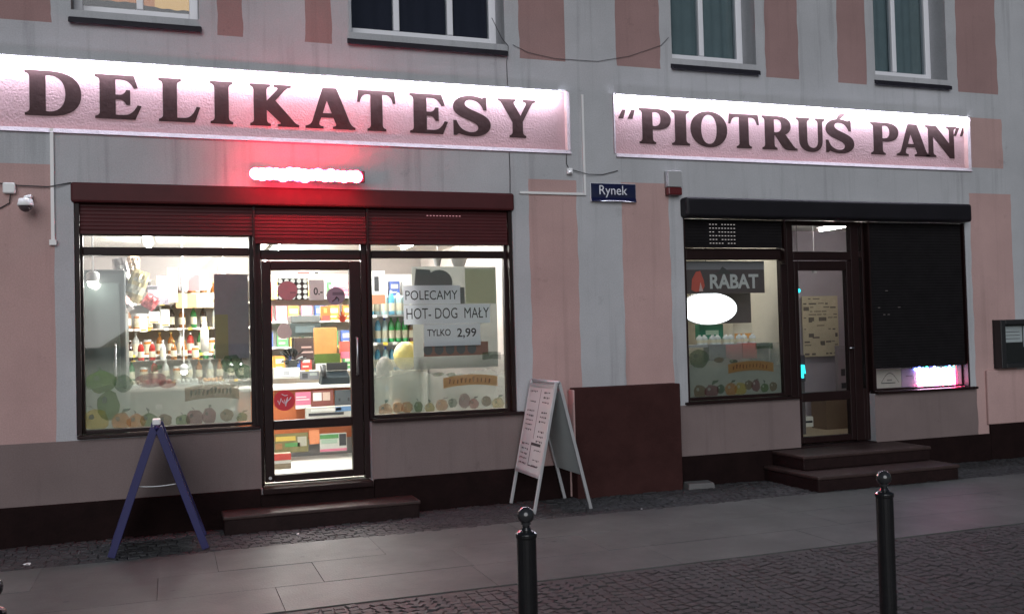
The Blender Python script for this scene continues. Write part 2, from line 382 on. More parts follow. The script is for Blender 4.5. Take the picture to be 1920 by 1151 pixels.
def text(body, x0, x1, z0, z1, y, mt, parent, name='lettering', thick=.0008, bold=0.0, lean=0.0, shear=0.0):
    cu = bpy.data.curves.new('words', 'FONT'); cu.body = body; cu.size = 1; cu.offset = bold; cu.shear = shear; cu.resolution_u = 4
    return place_mesh(to_mesh(cu), name, x0, x1, z0, z1, y, mt, parent, thick, None, lean)

# ------------------------------------------------------------------ ground
def structure(o): o['kind'] = 'structure'; return o
g = MB(); g.face([(-400, -400, -.05), (400, -400, -.05), (400, 400, -.05), (-400, 400, -.05)])
structure(g.build('ground', mat('ground_dust', (.055, .052, .05), .9, bump=.6, bscale=12, vary=.3, vscale=2)))
def stone(mb, x, y, z, a, b, h, rot, ins=.12):
    c, s = math.cos(rot), math.sin(rot); n = len(mb.v)
    for zz, k in ((z - h, 1.0), (z - h * .22, 1.0), (z, 1 - ins)):
        for u, v in ((-1, -1), (1, -1), (1, 1), (-1, 1)):
            uu = u * a * k * .5 * random.uniform(.93, 1.04); vv = v * b * k * .5 * random.uniform(.93, 1.04)
            mb.v.append((x + uu * c - vv * s, y + uu * s + vv * c, zz + (random.uniform(-.003, .003) if zz == z else 0)))
    for L in (0, 4):
        for i in range(4):
            j = (i + 1) % 4; mb.f.append((n + L + i, n + L + j, n + L + 4 + j, n + L + 4 + i)); mb.m.append(0)
    mb.f.append((n + 8, n + 9, n + 10, n + 11)); mb.m.append(0)
cob = mat('granite_setts', (.040, .038, .039), .68, bump=.5, bscale=90, vary=.22, vscale=25, island=.18)
street = MB()
for k in range(-4, 16):                     # segmental arcs of small setts
    for j in range(-8, 66):
        for i in range(-6, 6):
            u = (i + .5) / 6
            x = k * .90 + u * .45; y = -2.9 - j * .071 + .17 * u * u - .1
            if y > -2.91 or y < -7.2 or x < -3.2: continue
            stone(street, x + random.uniform(-.006, .006), y + random.uniform(-.006, .006), random.uniform(-.004, .002),
                  .071 * random.uniform(.88, 1.03), .067 * random.uniform(.88, 1.02), .04, math.atan(.34 * u / .45) + random.uniform(-.12, .12))
street.face([(-3.2, -7.2, -.009), (15, -7.2, -.009), (15, -2.86, -.009), (-3.2, -2.86, -.009)])
structure(street.build('street', cob))
strip = MB(); y = -.04
while y > -.93:
    x = -3.2
    while x < 13:
        wd = random.uniform(.055, .095)
        stone(strip, x + wd / 2, y - .03 + random.uniform(-.008, .008), random.uniform(-.008, .003), wd * .95, .066, .04, random.uniform(-.2, .2), .2)
        x += wd
    y -= .068
strip.face([(-3.2, -.95, -.012), (13, -.95, -.012), (13, .02, -.012), (-3.2, .02, -.012)])
structure(strip.build('cobbled_edge', mat('small_cobbles', (.028, .028, .030), .75, bump=.5, bscale=90, vary=.22, vscale=25, island=.3)))
slabs = MB()
for y0, y1, ph, ln in ((-2.86, -2.272, .63, 1.35), (-2.268, -1.662, -.1, 1.05), (-1.658, -.955, .3, 1.2)):
    x = ph - 4 * ln
    while x < 13:
        dz = random.uniform(-.0012, .0012); tz = random.uniform(-.001, .001)
        xa, xb = x + .001, x + ln - .001
        tz *= .6; slabs.hexa([(xa, y0, -.05), (xb, y0, -.05), (xb, y1, -.05), (xa, y1, -.05)],
                   [(xa, y0, dz), (xb, y0, dz + tz), (xb, y1, dz + tz), (xa, y1, dz)])
        x += ln
def slab_mat():
    a = mat('paving_slabs', (.088, .096, .091), .55, spec=.35, bump=.35, bscale=70, vary=.16, vscale=3.5, island=.10)
    n = a.node_tree; b = n.nodes['Principled BSDF']; src = b.inputs['Base Color'].links[0].from_socket
    tc = n.nodes.new('ShaderNodeTexCoord'); vo = n.nodes.new('ShaderNodeTexVoronoi'); vo.inputs['Scale'].default_value = 3.2
    n.links.new(tc.outputs['Object'], vo.inputs['Vector'])
    ns = n.nodes.new('ShaderNodeTexNoise'); ns.inputs['Scale'].default_value = 1.1; ns.inputs['Detail'].default_value = 8; ns.inputs['Roughness'].default_value = .7
    n.links.new(tc.outputs['Object'], ns.inputs['Vector'])
    def rg(v, p, q, x, y):
        o = n.nodes.new('ShaderNodeMapRange'); o.inputs[1].default_value = p; o.inputs[2].default_value = q; o.inputs[3].default_value = x; o.inputs[4].default_value = y
        n.links.new(v, o.inputs[0]); return o.outputs[0]
    mu = n.nodes.new('ShaderNodeMath'); mu.operation = 'MULTIPLY'
    n.links.new(rg(vo.outputs['Distance'], .055, .075, .55, 1.0), mu.inputs[0]); n.links.new(rg(ns.outputs['Fac'], .40, .62, .72, 1.12), mu.inputs[1])
    h = n.nodes.new('ShaderNodeHueSaturation'); n.links.new(src, h.inputs['Color']); n.links.new(mu.outputs[0], h.inputs['Value'])
    n.links.new(h.outputs[0], b.inputs['Base Color'])
    return a
structure(slabs.build('pavement', slab_mat(), bevel=.0022, seg=1))

# ------------------------------------------------------------------ building: wall with openings
O1, O2 = (-.74, 3.17), (5.06, 8.81)
D1, D2 = (.75, 1.74), (6.43, 7.43)
SIGN1, SIGN2 = (-2.6, 3.78, 3.43, 4.035), (4.31, 8.91, 3.42, 4.04)
UP = [(-.74, .29), (1.61, 3.14), (4.99, 6.02), (7.60, 8.64)]
UZ = (4.45, 6.5)
bld = thing('building', 'grey and pink rendered corner building with two ground floor shopfronts', 'building', (4, 0, 0))
holes = [(O1[0], O1[1], .84, 2.98, .32), (D1[0], D1[1], .31, .84, .32), (O2[0], O2[1], .84, 2.98, .32), (D2[0], D2[1], .31, .84, .32),
         (*SIGN1, .062), (*SIGN2, .062)] + [(a, b, *UZ, .30) for a, b in UP]
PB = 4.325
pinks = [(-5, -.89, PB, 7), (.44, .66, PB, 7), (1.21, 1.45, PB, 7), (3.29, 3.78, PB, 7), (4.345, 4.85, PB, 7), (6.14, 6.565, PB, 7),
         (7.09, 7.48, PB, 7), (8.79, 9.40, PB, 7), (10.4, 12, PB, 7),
         (-5, -.89, .82, 3.13), (3.345, 3.86, .0, 3.135), (4.355, 4.90, 0, 3.13), (8.895, 9.53, .0, 3.13), (10.4, 13, 0, 3.1),
         (8.93, 9.44, 3.435, 4.03), ]
dados = [(-5, .75, 0, .825), (1.74, 3.345, 0, .845), (4.90, 6.43, 0, .83), (7.43, 8.9, 0, .83)]
xs = sorted({-5.0, 13.0} | {round(v, 4) for h in holes for v in h[:2]} | {v for p in pinks + dados for v in p[:2] if -5 <= v <= 13})
zs = sorted({0.0, 7.0} | {round(v, 4) for h in holes for v in h[2:4]} | {v for p in pinks for v in p[2:4]} | {v for p in dados for v in p[2:4]})
zs = sorted(set(zs) | {round(.11 * i, 3) for i in range(1, 63) if min(abs(.11 * i - q) for q in zs) > .02})
fixed = {round(v, 4) for h in holes for v in h[:2]} | {-5.0, 13.0}
def wob(x, z):
    if round(x, 4) in fixed: return x
    return x + .0035 * math.sin(z * 17 + x * 31) + .0030 * math.sin(z * 41 + x * 13) + .003 * math.sin(z * 5.3 + x * 7)
def hole(x, z):
    for h in holes:
        if h[0] < x < h[1] and h[2] < z < h[3]: return h
def paint(x, z):
    if any(p[0] < x < p[1] and p[2] < z < p[3] for p in dados): return 2
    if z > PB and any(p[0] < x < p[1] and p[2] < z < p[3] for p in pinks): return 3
    return 1 if any(p[0] < x < p[1] and p[2] < z < p[3] for p in pinks) else 0
wl = MB()
for i in range(len(xs) - 1):
    for j in range(len(zs) - 1):
        a, b, c, d = xs[i], xs[i + 1], zs[j], zs[j + 1]; mx, mz = (a + b) / 2, (c + d) / 2; h = hole(mx, mz)
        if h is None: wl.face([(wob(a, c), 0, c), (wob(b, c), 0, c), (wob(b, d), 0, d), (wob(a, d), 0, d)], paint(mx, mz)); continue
        dp = h[4]
        e = 1e-3
        if hole(a - e, mz) is None: wl.face([(a, 0, c), (a, 0, d), (a, dp, d), (a, dp, c)], 1 if dp < .1 else 0)
        if hole(b + e, mz) is None: wl.face([(b, 0, d), (b, 0, c), (b, dp, c), (b, dp, d)], 1 if dp < .1 else 0)
        if hole(mx, c - e) is None: wl.face([(b, 0, c), (a, 0, c), (a, dp, c), (b, dp, c)], 1 if dp < .1 else 0)
        if hole(mx, d + e) is None: wl.face([(a, 0, d), (b, 0, d), (b, dp, d), (a, dp, d)], 0)
wl.face([(13, 0, 0), (13, 6, 0), (13, 6, 7), (13, 0, 7)], 0); wl.face([(-5, 6, 0), (-5, 0, 0), (-5, 0, 7), (-5, 6, 7)], 0)
wl.face([(-5, 6, 0), (-5, 6, 7), (13, 6, 7), (13, 6, 0)], 0); wl.face([(-5, 0, 7), (13, 0, 7), (13, 6, 7), (-5, 6, 7)], 0)
wl.build('wall', [M['grey'], M['pink'], M['dado'], M['pink_dim']], bld)
for a, b, z in ((-5, .74, .312), (.742, 1.748, .259), (1.75, 3.70, .318), (4.90, 6.42, .306), (7.44, 9.06, .300), (9.063, 13, .405)):
    pl = MB(); pl.box(a, b, -.028, .03, -.05, z); pl.build('plinth', M['plinth'], bld, bevel=.008)
pb = MB(); pb.box(9.03, 9.62, -.035, .03, .407, 1.04); pb.build('pilaster_base', M['pink'], bld, bevel=.012)
bk = MB(); bk.box(3.722, 4.885, -.15, -.004, -.05, 1.07, 0); bk.box(3.700, 3.7205, -.146, -.003, .30, 1.055, 1); bk.build('projecting_block', [M['block'], M['pink']], bld, bevel=.012)
# steps
s1 = thing('doorstep', 'single dark stone step below the bright glass door', 'step', (1.25, -.2, 0))
M['tread'] = mat('worn_tread', (.040, .024, .022), .5, spec=.3, bump=.5, bscale=45, vary=.35, vscale=7)
q = MB(); q.box(.41, 2.09, -.345, -.03, -.04, .118); q.build('riser', M['step'], s1, bevel=.008)
q = MB(); q.box(.40, 2.10, -.36, -.03, .1185, .152); q.build('tread', M['tread'], s1, bevel=.010)
s2 = thing('entrance_steps', 'pair of dark stone steps before the right hand shop door', 'steps', (6.8, -.5, 0))
q = MB(); q.box(6.04, 7.65, -.565, -.03, .154, .264); q.build('upper_riser', M['step'], s2, bevel=.008)
q = MB(); q.box(6.03, 7.66, -.58, -.03, .2645, .30); q.build('upper_tread', M['tread'], s2, bevel=.012)
q = MB(); q.box(5.93, 7.67, -.935, -.03, -.04, .112); q.build('lower_riser', M['step'], s2, bevel=.012)
q = MB(); q.box(5.92, 7.68, -.95, -.03, .1125, .150); q.build('lower_tread', M['tread'], s2, bevel=.012)

# ------------------------------------------------------------------ shopfront joinery
FY0, FY1 = .085, .155          # front and back of frames
GY = .115                      # glass
def pane(x0, x1, z0, z1, parent, y=GY, mt=None):
    k = MB(); k.box(x0 - .008, x1 + .008, y, y + .006, z0 - .008, z1 + .008); return k.build('pane', mt or M['glass'], parent)
def frame(parts, parent, name='frame', mt=None, bevel=.006):
    k = MB()
    for i, p in enumerate(parts):
        e = (i % 3) * .0013
        k.box(p[0], p[1], (p[4] if len(p) > 4 else FY0) - e, (p[5] if len(p) > 5 else FY1) + e, p[2], p[3])
    return k.build(name, mt or M['frame'], parent, bevel=bevel)
# --- left shop window
w1 = frame([(-.74, -.68, .865, 2.60), (.685, .785, .32, 2.62), (-.68, .685, .865, .895), (-.68, .685, 2.38, 2.45), (-.68, .685, 2.55, 2.62)], bld, 'shop_window')
pane(-.68, .685, .895, 2.38, w1); pane(-.68, .685, 2.45, 2.55, w1)
k = MB(); k.box(-.735, .745, -.045, .08, .835, .862); k.build('sill', M['frame'], w1, bevel=.006)
# --- right part of the left shopfront
w2 = frame([(1.69, 1.79, .32, 2.62), (3.10, 3.165, .865, 2.62), (1.79, 3.10, .865, .893), (1.79, 3.10, 2.36, 2.43), (1.79, 3.10, 2.485, 2.62)], bld, 'shop_window')
pane(1.79, 3.10, .893, 2.36, w2); pane(1.79, 3.10, 2.43, 2.485, w2)
k = MB(); k.box(1.745, 3.225, -.06, .08, .838, .866); k.build('sill', M['frame'], w2, bevel=.006)
# --- left door
d1 = frame([(.79, .872, .345, 2.33), (1.58, 1.685, .345, 2.33), (.872, 1.58, 2.25, 2.33), (.872, 1.58, .81, .893), (.872, 1.58, .345, .408)], bld, 'glass_door', bevel=.008)
pane(.872, 1.58, .893, 2.25, d1); pane(.872, 1.58, .408, .81, d1)
k = MB(); k.tube([(1.63, .07, 1.28), (1.63, .03, 1.28), (1.63, .03, 1.62), (1.63, .07, 1.62)], .011); k.build('handle', M['steel'], d1, smooth=True)
k = MB(); k.disc(.832, .385, .014, .014, .070, .083, n=14); k.build('lock', M['steel'], d1)
df = frame([(.787, 1.688, 2.345, 2.435), (.787, 1.688, 2.487, 2.62)], bld, 'door_transom'); pane(.79, 1.685, 2.435, 2.487, df)
k = MB(); k.box(.755, 1.735, -.075, .28, .262, .312); k.build('threshold', M['step'], bld, bevel=.008)
# --- shutters of the left shop
vent = emis('vent_glow', (1, .92, .9), .45); ventdim = emis('vent_glow_red', (1, .45, .5), .6); ventfaint = emis('vent_glow_faint', (1, .9, .9), .07)
def slats(x0, x1, z0, z1, y, name, mt, parent, pitch=.032, slots=()):
    k = MB(); z = z1
    for vx, vz, vw in slots: k.box(vx, vx + vw, y - .0105, y - .0085, vz, vz + .007, 1)   # room light through the vent slots
    while z > z0 + .001:
        a = max(z0, z - pitch); zm = (a + z) / 2
        k.face([(x0, y, z), (x0, y - .0035, zm + (z - a) * .2), (x1, y - .0035, zm + (z - a) * .2), (x1, y, z)])
        k.face([(x0, y - .0035, zm + (z - a) * .2), (x0, y - .0035, zm - (z - a) * .25), (x1, y - .0035, zm - (z - a) * .25), (x1, y - .0035, zm + (z - a) * .2)])
        k.face([(x0, y - .0035, zm - (z - a) * .25), (x0, y, a), (x1, y, a), (x1, y - .0035, zm - (z - a) * .25)])
        z = a
    k.box(x0, x1, y - .010, y + .008, z0 - .028, z0 - .001)
    k.box(x0 + .002, x1 - .002, y + .0015, y + .010, z0, z1)
    return k.build(name, mt, parent)
sh = MB(); sh.box(-.76, 3.185, -.035, .30, 2.815, 2.985)
shl = sh.build('roller_shutter', M['slat'], bld, bevel=.02)
slats(-.70, .715, 2.585, 2.815, .05, 'slats', M['slat'], shl)
slats(.735, 1.735, 2.515, 2.815, .05, 'slats', M['slat'], shl)
slats(1.755, 3.13, 2.515, 2.815, .05, 'slats', [M['slat'], ventdim], shl, slots=[(2.32 + c * .032, 2.757, .016) for c in range(11)])
for gx in (-.735, .7151, 1.7351, 3.131):
    k = MB(); k.box(gx, gx + (.034 if gx in (-.735, 3.131) else .0196), .012, .080, .868, 2.813); k.build('guide_rail', M['frame'], shl)
# --- right shop
w3 = frame([(5.062, 5.135, .865, 2.47), (6.30, 6.385, .865, 2.78), (5.135, 6.30, .865, .896), (5.135, 6.30, 2.35, 2.47)], bld, 'shop_window')
pane(5.135, 6.30, .896, 2.35, w3)
k = MB(); k.box(5.02, 6.425, -.045, .08, .835, .862); k.build('sill', M['frame'], w3, bevel=.006)
df2 = frame([(6.388, 6.47, .32, 2.78), (7.24, 7.35, .32, 2.78), (6.47, 7.24, 2.345, 2.44), (6.47, 7.24, 2.73, 2.78), (7.392, 7.44, .32, 2.78), (7.35, 7.392, 2.37, 2.44), (7.35, 7.392, .32, .90), (7.35, 7.392, 2.73, 2.78)], bld, 'door_surround')
pane(6.47, 7.24, 2.44, 2.73, df2); pane(7.35, 7.392, .90, 2.37, df2); pane(7.35, 7.392, 2.44, 2.73, df2)
d2 = frame([(6.474, 6.528, .33, 2.335), (7.17, 7.236, .33, 2.335), (6.528, 7.17, 2.23, 2.335), (6.528, 7.17, .785, .885), (6.528, 7.17, .33, .40)], bld, 'glass_door', bevel=.008)
pane(6.528, 7.17, .885, 2.23, d2); pane(6.528, 7.17, .40, .785, d2)
k = MB(); k.tube([(7.205, .08, 1.36), (7.205, .035, 1.36), (7.14, .03, 1.36)], .009); k.build('handle', M['steel'], d2, smooth=True)
w4 = frame([(7.441, 7.54, .865, 2.0), (8.765, 8.805, .865, 2.0), (7.54, 8.765, .865, .885), (7.54, 8.765, 1.95, 2.0)], bld, 'shop_window')
pane(7.54, 8.765, .885, 1.95, w4)
k = MB(); k.box(7.435, 8.875, -.055, .08, .835, .862); k.build('sill', M['frame'], w4, bevel=.006)
k = MB(); k.box(6.43, 7.43, -.02, .28, .265, .312); k.build('threshold', M['step'], bld, bevel=.006)
sh = MB(); sh.box(5.035, 8.815, -.125, .06, 2.775, 2.985); shr = sh.build('roller_shutter', M['box2'], bld, bevel=.035, seg=4)
slats(5.085, 6.30, 2.50, 2.774, .045, 'slats', [M['slat2'], vent], shr,
      slots=[(5.395 + c * .037, 2.715 - r * .040, .018) for r in range(6) for c in range(9) if random.random() > .12])
slats(7.445, 8.785, 1.145, 2.774, .045, 'slats', [M['slat2'], ventfaint], shr,
      slots=[(7.66, 1.99, .035), (7.83, 1.80, .035), (7.55, 1.80, .03), (7.62, 1.72, .03), (7.68, 1.72, .03)])
for gx in (5.062, 6.302, 7.4225, 8.786):
    k = MB(); k.box(gx, gx + .022, .006, .078, .868 if gx != 6.302 else 2.3, 2.773); k.build('guide_rail', M['frame'], shr)
# ------------------------------------------------------------------ upper windows
UY = .25
def upper(i, sticks, back, backm):
    a, b = UP[i]; z0, z1 = UZ
    k = MB()
    k.box(a, a + .075, UY, UY + .07, 4.50, z1); k.box(b - .075, b, UY, UY + .07, 4.50, z1)
    k.box(a + .075, b - .075, UY - .001, UY + .071, 4.50, 4.575)
    for s_ in sticks: k.box(s_ - .03, s_ + .03, UY - .004, UY + .066, 4.576, z1)
    f = k.build('upper_window', M['whiteframe'], bld, bevel=.008)
    edges = [a + .075] + [e for s_ in sticks for e in (s_ - .03, s_ + .03)] + [b - .075]
    for n in range(0, len(edges), 2):
        pane(edges[n], edges[n + 1], 4.575, z1, f, UY + .03, M['darkglass'])
    k = MB()
    k.hexa([(a - .02, -.05, 4.325), (b + .02, -.05, 4.325), (b + .005, UY + .02, 4.45), (a - .005, UY + .02, 4.45)],
           [(a - .02, -.05, 4.37), (b + .02, -.05, 4.37), (b + .005, UY + .02, 4.505), (a - .005, UY + .02, 4.505)])
    k.build('sill', M['slate'], f, bevel=.006)
    # curtain with soft folds behind the glass
    k = MB(); n = 46; base = len(k.v); y0 = UY + .075
    for c in range(n + 1):
        x = a - .05 + (b - a + .1) * c / n; yy = y0 + .012 * math.sin(c * 1.25) + .008 * math.sin(c * .47 + i)
        zz = back(c / n) if callable(back) else back
        k.v += [(x, yy, zz), (x, yy, z1)]
    for c in range(n): k.f.append((base + 2 * c, base + 2 * c + 2, base + 2 * c + 3, base + 2 * c + 1)); k.m.append(0 if c < n * .62 else 1)
    k.build('curtain', backm, f, smooth=True)
    k = MB()   # dark room behind
    k.face([(a - .1, .9, 4.3), (a - .1, .9, 6.6), (b + .1, .9, 6.6), (b + .1, .9, 4.3)]); k.face([(a - .1, .3, 4.44), (b + .1, .3, 4.44), (b + .1, .9, 4.44), (a - .1, .9, 4.44)])
    k.face([(a - .1, .3, 4.3), (a - .1, .9, 4.3), (a - .1, .9, 6.6), (a - .1, .3, 6.6)]); k.face([(b + .1, .3, 4.3), (b + .1, .3, 6.6), (b + .1, .9, 6.6), (b + .1, .9, 4.3)])
    k.build('room_lining', M['drape'], f)
upper(0, [-.20], lambda u: 4.66 if u < .5 else 4.62 + .1 * abs(u - .8), [M['litcurtain'], M['litcream']])
upper(1, [2.12, 2.66], 4.50, [M['drape'], M['drape']])
upper(2, [5.50], 4.50, [M['curtain'], M['curtain']])
upper(3, [8.10], 4.50, [M['curtain'], M['curtain']])
# ------------------------------------------------------------------ illuminated shop signs
def wall_sign(rect, label, glyphs, z0, z1, led):
    a, b, c, d = rect
    t = thing('shop_sign', label, 'shop sign', ((a + b) / 2, 0, c))
    k = MB(); k.box(a - .02, b + .02, .060, .10, c - .02, d + .02); k.build('panel', M['signpink'], t)
    k = MB()
    n = int((led[1] - led[0]) / .25)
    k.tube([(led[0] + (led[1] - led[0]) * i / n, -.004, led[2]) for i in range(n + 1)], .020, n=10)
    k.build('light_tube', M['led'], t, smooth=True)
    k = MB(); k.box(led[0], led[1], -.017, .058, led[2] + .024, led[2] + .034); k.build('light_rail', M['whiteframe'], t)
    k = MB()      # sloping plaster lip round the recess
    lo = [(a, -.0005, c - .040), (a, -.026, c - .034), (a, -.003, c + .004), (a, -.0005, c + .004)]
    hi = [(b + .03, p[1], p[2]) for p in lo]
    for i in range(4): k.face([lo[i], lo[(i + 1) % 4], hi[(i + 1) % 4], hi[i]][::-1])
    k.face(lo); k.face(hi[::-1])
    for e, sg in ((a, -1), (b, 1)):
        lo = [(e + sg * .026, -.0005, c + .0045), (e + sg * .022, -.020, c + .0045), (e - sg * .002, -.002, c + .0045), (e - sg * .002, -.0005, c + .0045)]
        hi = [(p[0], p[1], led[2] + .02) for p in lo]
        for i in range(4): k.face([lo[i], lo[(i + 1) % 4], hi[(i + 1) % 4], hi[i]])
        k.face(lo); k.face(hi)
    k.build('border_lip', mat('lip_render', (.40, .36, .39), .85, bump=.6, bscale=70, vary=.15, vscale=30), t)
    for ch, x0, x1, *zz in glyphs:
        letter(ch, x0, x1, zz[0] if zz else z0, zz[1] if len(zz) > 1 else z1, .0575, M['letter'], t)
    return t
wall_sign(SIGN1, 'long illuminated wall sign with ten large dark serif capitals above the left shopfront',
    [('D', -1.10, -.68), ('E', -.56, -.205), ('L', -.05, .28), ('I', .38, .56), ('K', .72, 1.14), ('A', 1.21, 1.655), ('T', 1.69, 2.04), ('E', 2.19, 2.55), ('S', 2.62, 2.985), ('Y', 3.08, 3.46)],
    3.555, 3.925, (-2.55, 3.69, 3.995))
wall_sign(SIGN2, 'shorter illuminated wall sign reading two quoted words above the right shopfront',
    [('“', 4.385, 4.56, 3.66, 3.89), ('P', 4.62, 4.98), ('I', 5.00, 5.20), ('O', 5.225, 5.66), ('T', 5.69, 6.06), ('R', 6.11, 6.55), ('U', 6.555, 6.92), ('Ś', 6.945, 7.315), ('P', 7.56, 7.94), ('A', 7.92, 8.385), ('N', 8.345, 8.79), ('”', 8.765, 8.935, 3.66, 3.91)],
    3.555, 3.915, (4.33, 8.90, 4.0))

# ------------------------------------------------------------------ red LED text display
t = thing('red_led_display', 'glowing red scrolling text display above the roller shutter', 'LED display', (1.2, -.15, 3.0))
k = MB(); k.box(.70, 1.69, -.205, -.165, 3.020, 3.125); k.build('housing', M['black'], t, bevel=.008)
k = MB(); x = .73; i = 0
while x < 1.665:
    r_ = random.uniform(.050, .064); zc = 3.072 - .012 * (i % 3 == 1) + random.uniform(-.005, .005)
    k.ball((x, -.222, zc), r_, sq=(1.0, .5, 1.0), n=12, k=8); x += r_ * 1.05; i += 1
k.build('lit_text', M['redled'], t, smooth=True)
for bx in (.85, 1.55):
    k = MB(); k.box(bx - .012, bx + .012, -.164, -.001, 3.06, 3.085); k.build('bracket', M['black'], t)

# ------------------------------------------------------------------ fittings on the facade
t = thing('street_name_sign', 'small domed navy enamel street name plate between the two shopfronts', 'street sign', (4.26, 0, 3.02))
k = MB(); n = 24; x0, x1, z0, z1 = 4.01, 4.51, 2.925, 3.108
for j in range(n + 1):
    for i in range(n + 1):
        u, v = 2 * i / n - 1, 2 * j / n - 1
        k.v.append((x0 + (x1 - x0) * i / n, -.022 - .006 * (1 - u**4) * (1 - v * v) - .030 * max(0, 1 - (v + 1) / .52) ** 2 * (1 - .35 * u * u), z0 + (z1 - z0) * j / n))
for j in range(n):
    for i in range(n):
        a = j * (n + 1) + i; k.f.append((a, a + 1, a + n + 2, a + n + 1))
        k.m.append(1 if i in (0, n - 1) and 0 else 0)
k.build('plate', M['navy'], t, smooth=True)
k = MB(); k.box(x0 - .004, x1 + .004, -.020, -.0005, z0 - .004, z1 + .004); k.build('back', M['enamel'], t, bevel=.004)
text('Rynek', 4.10, 4.41, 2.966, 3.088, -.0300, M['enamel'], t, thick=.002)
t = thing('alarm_box', 'grey and red alarm siren box above the dark roller shutter', 'alarm box', (4.94, 0, 3.0))
k = MB(); k.box(4.855, 5.02, -.085, -.001, 3.085, 3.255); k.build('housing', M['greyplastic'], t, bevel=.008)
k = MB(); k.box(4.857, 5.018, -.083, -.002, 3.003, 3.083); k.build('red_lens', M['redplastic'], t, bevel=.012)
t = thing('security_camera', 'silver dome security camera on a short arm left of the shopfront', 'camera', (-1.08, 0, 2.77))
k = MB(); k.tube([(-1.06, -.001, 2.85), (-1.06, -.05, 2.85), (-1.085, -.13, 2.83)], .018); k.build('arm', M['white'], t, smooth=True)
k = MB(); k.lathe([(.012, .055), (.05, .05), (.062, .0), (.06, -.01)][::-1], (-1.085, -.14, 2.77), 16); k.build('hood', M['white'], t, smooth=True)
k = MB(); k.ball((-1.085, -.14, 2.765), .054); k.build('dome', mat('smoked_dome', (.10, .08, .09), .08, .3), t, smooth=True)
k = MB(); k.box(-1.265, -1.17, -.05, -.001, 2.875, 2.965)
tag(k.build('junction_box', M['white'], bevel=.012), 'white square junction box beside the security camera', 'junction box')
k = MB(); k.box(3.755, 3.81, -.04, -.001, 3.19, 3.25); k.tube([(3.78, -.041, 3.22), (3.78, -.06, 3.20)], .014)
tag(k.build('cable_box', M['white'], bevel=.006), 'tiny white cable box below the right end of the long sign', 'junction box')
k = MB(); k.box(-.912, -.885, -.022, -.001, 2.50, 3.43); k.box(-.925, -.872, -.035, -.001, 2.455, 2.4985)
tag(k.build('cable_duct', M['white']), 'straight vertical white cable duct at the left end of the facade', 'cable duct')
k = MB(); k.box(3.935, 3.957, -.022, -.001, 2.985, 4.0); k.box(3.25, 3.9335, -.021, -.001, 2.985, 3.008)
tag(k.build('cable_duct', M['white']), 'angled white cable duct between the two signs, turning left below', 'cable duct')
def cable(pts, r, label, grp=None, name='cable'):
    k = MB(); pp = []
    for i in range(len(pts) - 1):
        for s_ in range(4):
            u = s_ / 4; pp.append(tuple(pts[i][q] * (1 - u) + pts[i + 1][q] * u for q in range(3)))
    pp.append(pts[-1]); k.tube(pp, r, n=5); return tag(k.build(name, M['cable'], smooth=True), label, 'cable', grp)
cable([(3.22, -.01, 4.45), (3.38, -.012, 4.385), (3.66, -.012, 4.345), (4.13, -.012, 4.35), (4.49, -.012, 4.43), (4.86, -.012, 4.57), (4.95, -.01, 4.66)], .0026, 'thin dark cable sagging between the upper windows above the signs')
cable([(3.06, .14, 4.75), (3.12, .03, 4.52), (3.155, -.055, 4.42), (3.15, -.052, 4.33), (3.15, -.012, 4.28), (3.152, -.012, 4.06), (3.152, -.03, 4.03)], .0035, 'dark cable dropping from the three pane window to the long sign')
cable([(3.152, -.012, 3.42), (3.155, -.012, 3.2), (3.15, -.012, 2.99)], .004, 'short dark cable from the long sign down to the shutter box')
cable([(3.76, -.012, 3.42), (3.755, -.012, 3.30), (3.775, -.02, 3.245), (3.98, -.028, 3.195), (4.15, -.012, 3.20), (4.32, -.012, 3.245)], .004, 'thin loose cable looping right from the tiny cable box')
cable([(-1.6, -.012, 2.99), (-1.27, -.03, 2.955), (-1.16, -.02, 2.945), (-.93, -.02, 2.94), (-.895, -.03, 2.945), (-.78, -.012, 2.975), (-.755, -.012, 2.98)], .005, 'black cable running from the white junction box to the shutter box')
cable([(-1.21, -.025, 2.872), (-1.22, -.012, 2.80), (-1.30, -.012, 2.75), (-1.5, -.012, 2.74)], .005, 'black cable hanging below the white junction box')
t = thing('display_case', 'black framed glass notice case on the wall at the right edge', 'display case', (9.6, 0, 1.08))
k = MB(); k.box(9.17, 10.02, -.02, -.001, 1.06, 1.63); k.build('back', M['black'], t)
k = MB()
for a, b, c, d in ((9.17, 9.245, 1.06, 1.63), (9.945, 10.02, 1.06, 1.63), (9.245, 9.945, 1.575, 1.63), (9.245, 9.945, 1.06, 1.115)): k.box(a, b, -.125, -.0205, c, d)
k.build('frame', M['black'], t, bevel=.008)
k = MB(); k.box(9.24, 9.95, -.10, -.095, 1.11, 1.58); k.build('pane', M['glass'], t)
k = MB(); k.box(9.30, 9.60, -.026, -.0215, 1.36, 1.55, 0); k.box(9.62, 9.9, -.026, -.0215, 1.30, 1.55, 0)
for z in (1.40, 1.44, 1.48): k.box(9.32, 9.56, -.028, -.0262, z, z + .006, 1)
k.build('notices', [M['paper'], M['ink']], t)

